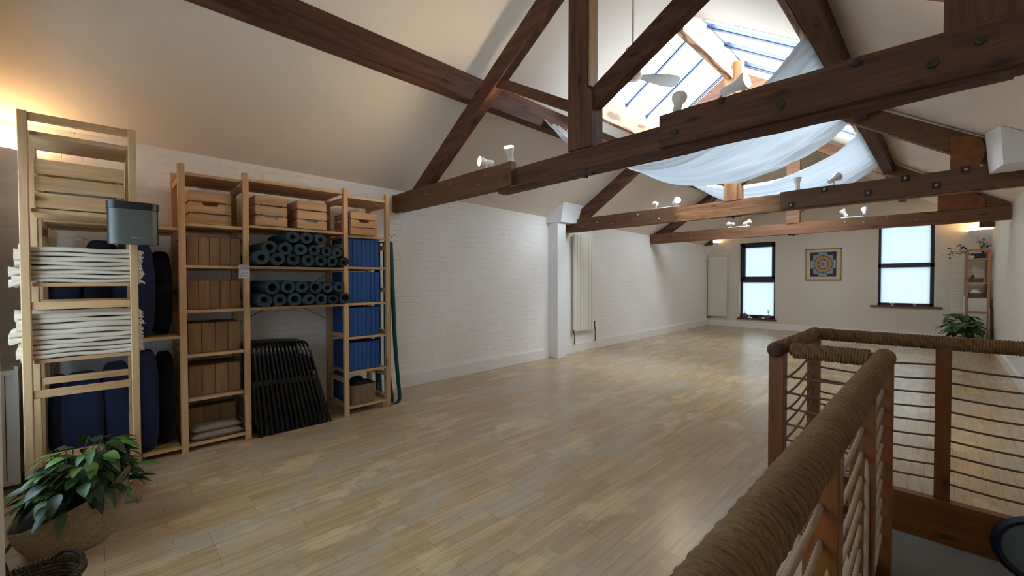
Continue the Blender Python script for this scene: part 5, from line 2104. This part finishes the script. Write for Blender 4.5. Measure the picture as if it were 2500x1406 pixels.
for k in range(12):
    leaf(b, (-3.33, ys, zs1 + .15 + .008 * k), (math.cos(k * 2.4), math.sin(k * 2.4) * .5, .5), (0, 0, 1), .06, .02, .2)
b.build('foliage', 'leaf_far', t, fix=False)
zs2 = W2[2] + .003
for x_, lb in ((-.80, 'pale star-shaped candle holder at the left of the wide window sill'), (-.42, 'pale star-shaped candle holder at the right of the wide window sill')):
    b = MB(); b.lathe([(.0, 0), (.035, .002), (.02, .015), (.02, .025), (.055, .055), (.05, .057), (.015, .035), (0, .033)], (x_, ys, zs2), 10, closed=True)
    tag(b.build('candle_holder', 'ceramic_white', smooth=True), lb, 'candle holder', 'candle holders on the wide window sill')

# ------------------------------------------------------------------ small shelf unit in the far right corner
t = thing('small_shelf', (.50, 12.55, 0), 'narrow pine shelf unit in the far right corner behind the big plant', 'shelves')
fy, by = 12.42, 12.88
for x in (.342, .640):
    for y in (fy, by):
        b = MB(); b.box(x - .018, y - .018, 0, x + .018, y + .018, 1.95); b.build('post', 'far_shelf_wood', t)
for z in (1.93, .70, .1):
    b = MB(); b.box(.36, fy - .012, z - .022, .622, fy + .012, z + .022); b.build('rung', 'far_shelf_wood', t)
for z in (1.765, 1.29):
    b = MB(); b.box(.325, fy - .01, z - .03, .657, by, z); b.build('shelf', 'pine_X', t)
b = MB(); b.box(.335, fy - .01, .985, .648, by, 1.0); b.build('shelf', 'stone_grey', t)
b = MB(); b.box(.362, fy - .0, .16, .620, by - .02, .98); b.build('white_panel', 'white_ply', t)
b = MB(); b.box(.318, fy + .03, .10, .324, by - .02, 1.0); b.build('white_panel', 'white_ply', t)
b = MB(); b.box(.40, fy + .01, 1.768, .60, fy + .26, 1.865, 0, .005)
tag(b.build('storage_box', 'art_navy'), 'dark navy box on the top shelf of the small far corner unit', 'box')
b = MB(); b.lathe([(0, 0), (.03, .003), (.042, .03), (.035, .055), (.0, .06)], (.415, fy - .02 + .05, 1.766), 14)
tag(b.build('small_pot', 'ceramic_white', smooth=True), 'little pale pot beside the navy box on the small corner unit', 'pot')
b = MB(); sq_basket(b, .475, fy + .12, 1.292, .17, .20, .075)
tag(b.build('small_basket', 'basket_brown', smooth=True), 'brown basket on the middle shelf of the small corner unit', 'basket', 'brown baskets on the small corner unit')
b = MB(); b.lathe([(0, 0), (.028, .01), (.032, .04), (.018, .07), (.022, .085), (.012, .1), (0, .104)], (.43, fy + .08, 1.335), 12)
tag(b.build('ornament', 'stem_brown', smooth=True), 'small dark ornament poking out of the middle-shelf basket', 'ornament')
b = MB(); sq_basket(b, .48, fy + .12, 1.0, .20, .22, .08)
tag(b.build('small_basket', 'basket_brown', smooth=True), 'brown basket full of white cloth on the lower shelf of the small corner unit', 'basket', 'brown baskets on the small corner unit')
lump('white cloth heaped in the lower basket of the small corner unit', .40, .56, fy + .04, fy + .2, 1.05, 1.17, 4, 'crystal', 'cloth', 'heaped_cloth')
b = MB(); b.beam((.685, 12.2, .0), (.675, 12.28, .80), .025, .10, (0, 1, 0))
tag(b.build('wooden_board', 'old_timber_Z'), 'dark narrow board leaning in the far right corner', 'board')
b = MB(); b.beam((.640, 12.25, .0), (.650, 12.30, .78), .012, .012, (0, 1, 0)); b.box(.635, 12.23, 0, .655, 12.26, .01)
tag(b.build('white_rod', 'white_paint'), 'thin white rod standing beside the dark board in the far corner', 'rod')


def trailing(t, base, runs, seed):
    rs = np.random.RandomState(seed)
    b = MB()
    for (dx, dy, dz) in runs:
        p0 = Vector(base)
        p1 = p0 + Vector((dx * .4, dy * .4, abs(dz) * .7 + .06))
        p2 = p0 + Vector((dx, dy, dz))
        pts = [p0.lerp(p1, k / 5).lerp(p1.lerp(p2, k / 5), k / 5) for k in range(6)]
        b.tube(pts, .003, 4)
        for k in range(1, 6):
            for j in range(2):
                leaf(b, pts[k], (rs.uniform(-1, 1), rs.uniform(-1, 1), rs.uniform(-.4, .5)), (0, 0, 1), .055, .036, .2)
    return b.build('foliage', 'leaf_far', t, fix=False)


t = thing('trailing_plant', (.41, fy + .12, 1.77), 'small trailing plant spilling left off the top of the corner unit', 'plant')
b = MB(); b.lathe([(.03, 0), (.04, .005), (.05, .09), (.044, .09), (.035, .02), (0, .02)], (.385, fy + .36, 1.766), 14, closed=True); b.build('pot', 'ceramic_white', t, smooth=True)
trailing(t, (.385, fy + .36, 1.86), [(-.25, -.2, .05), (-.30, -.25, .12), (-.18, -.3, .18), (-.36, -.2, .0), (-.1, -.2, .15), (-.28, -.1, -.06)], 3)
t = thing('trailing_plant', (.56, fy + .3, 1.77), 'small upright sprig plant on the top right of the corner unit', 'plant')
b = MB(); b.lathe([(.03, 0), (.04, .005), (.045, .08), (.04, .08), (.03, .02), (0, .02)], (.56, fy + .36, 1.766), 14, closed=True); b.build('pot', 'ceramic_white', t, smooth=True)
trailing(t, (.56, fy + .36, 1.84), [(.06, -.1, .24), (-.06, -.1, .28), (.02, 0, .30), (.09, -.05, .2)], 8)

t = thing('potted_plant', (.40, 11.95, 0), 'big glossy green plant in a low cream pot before the far corner shelf', 'plant')
b = MB(); b.lathe([(.16, 0), (.185, .01), (.205, .235), (.195, .24), (.18, .2), (.0, .2)], (.40, 11.95, 0), 36, closed=True); b.build('pot', 'pot_cream', t, smooth=True)
bigplant(t, .40, 11.95, .2, 60, .30, .50, .19, .13, 11, ['leaf_far', 'leaf_mid', 'leaf_far'], (-.25, 0), .66)
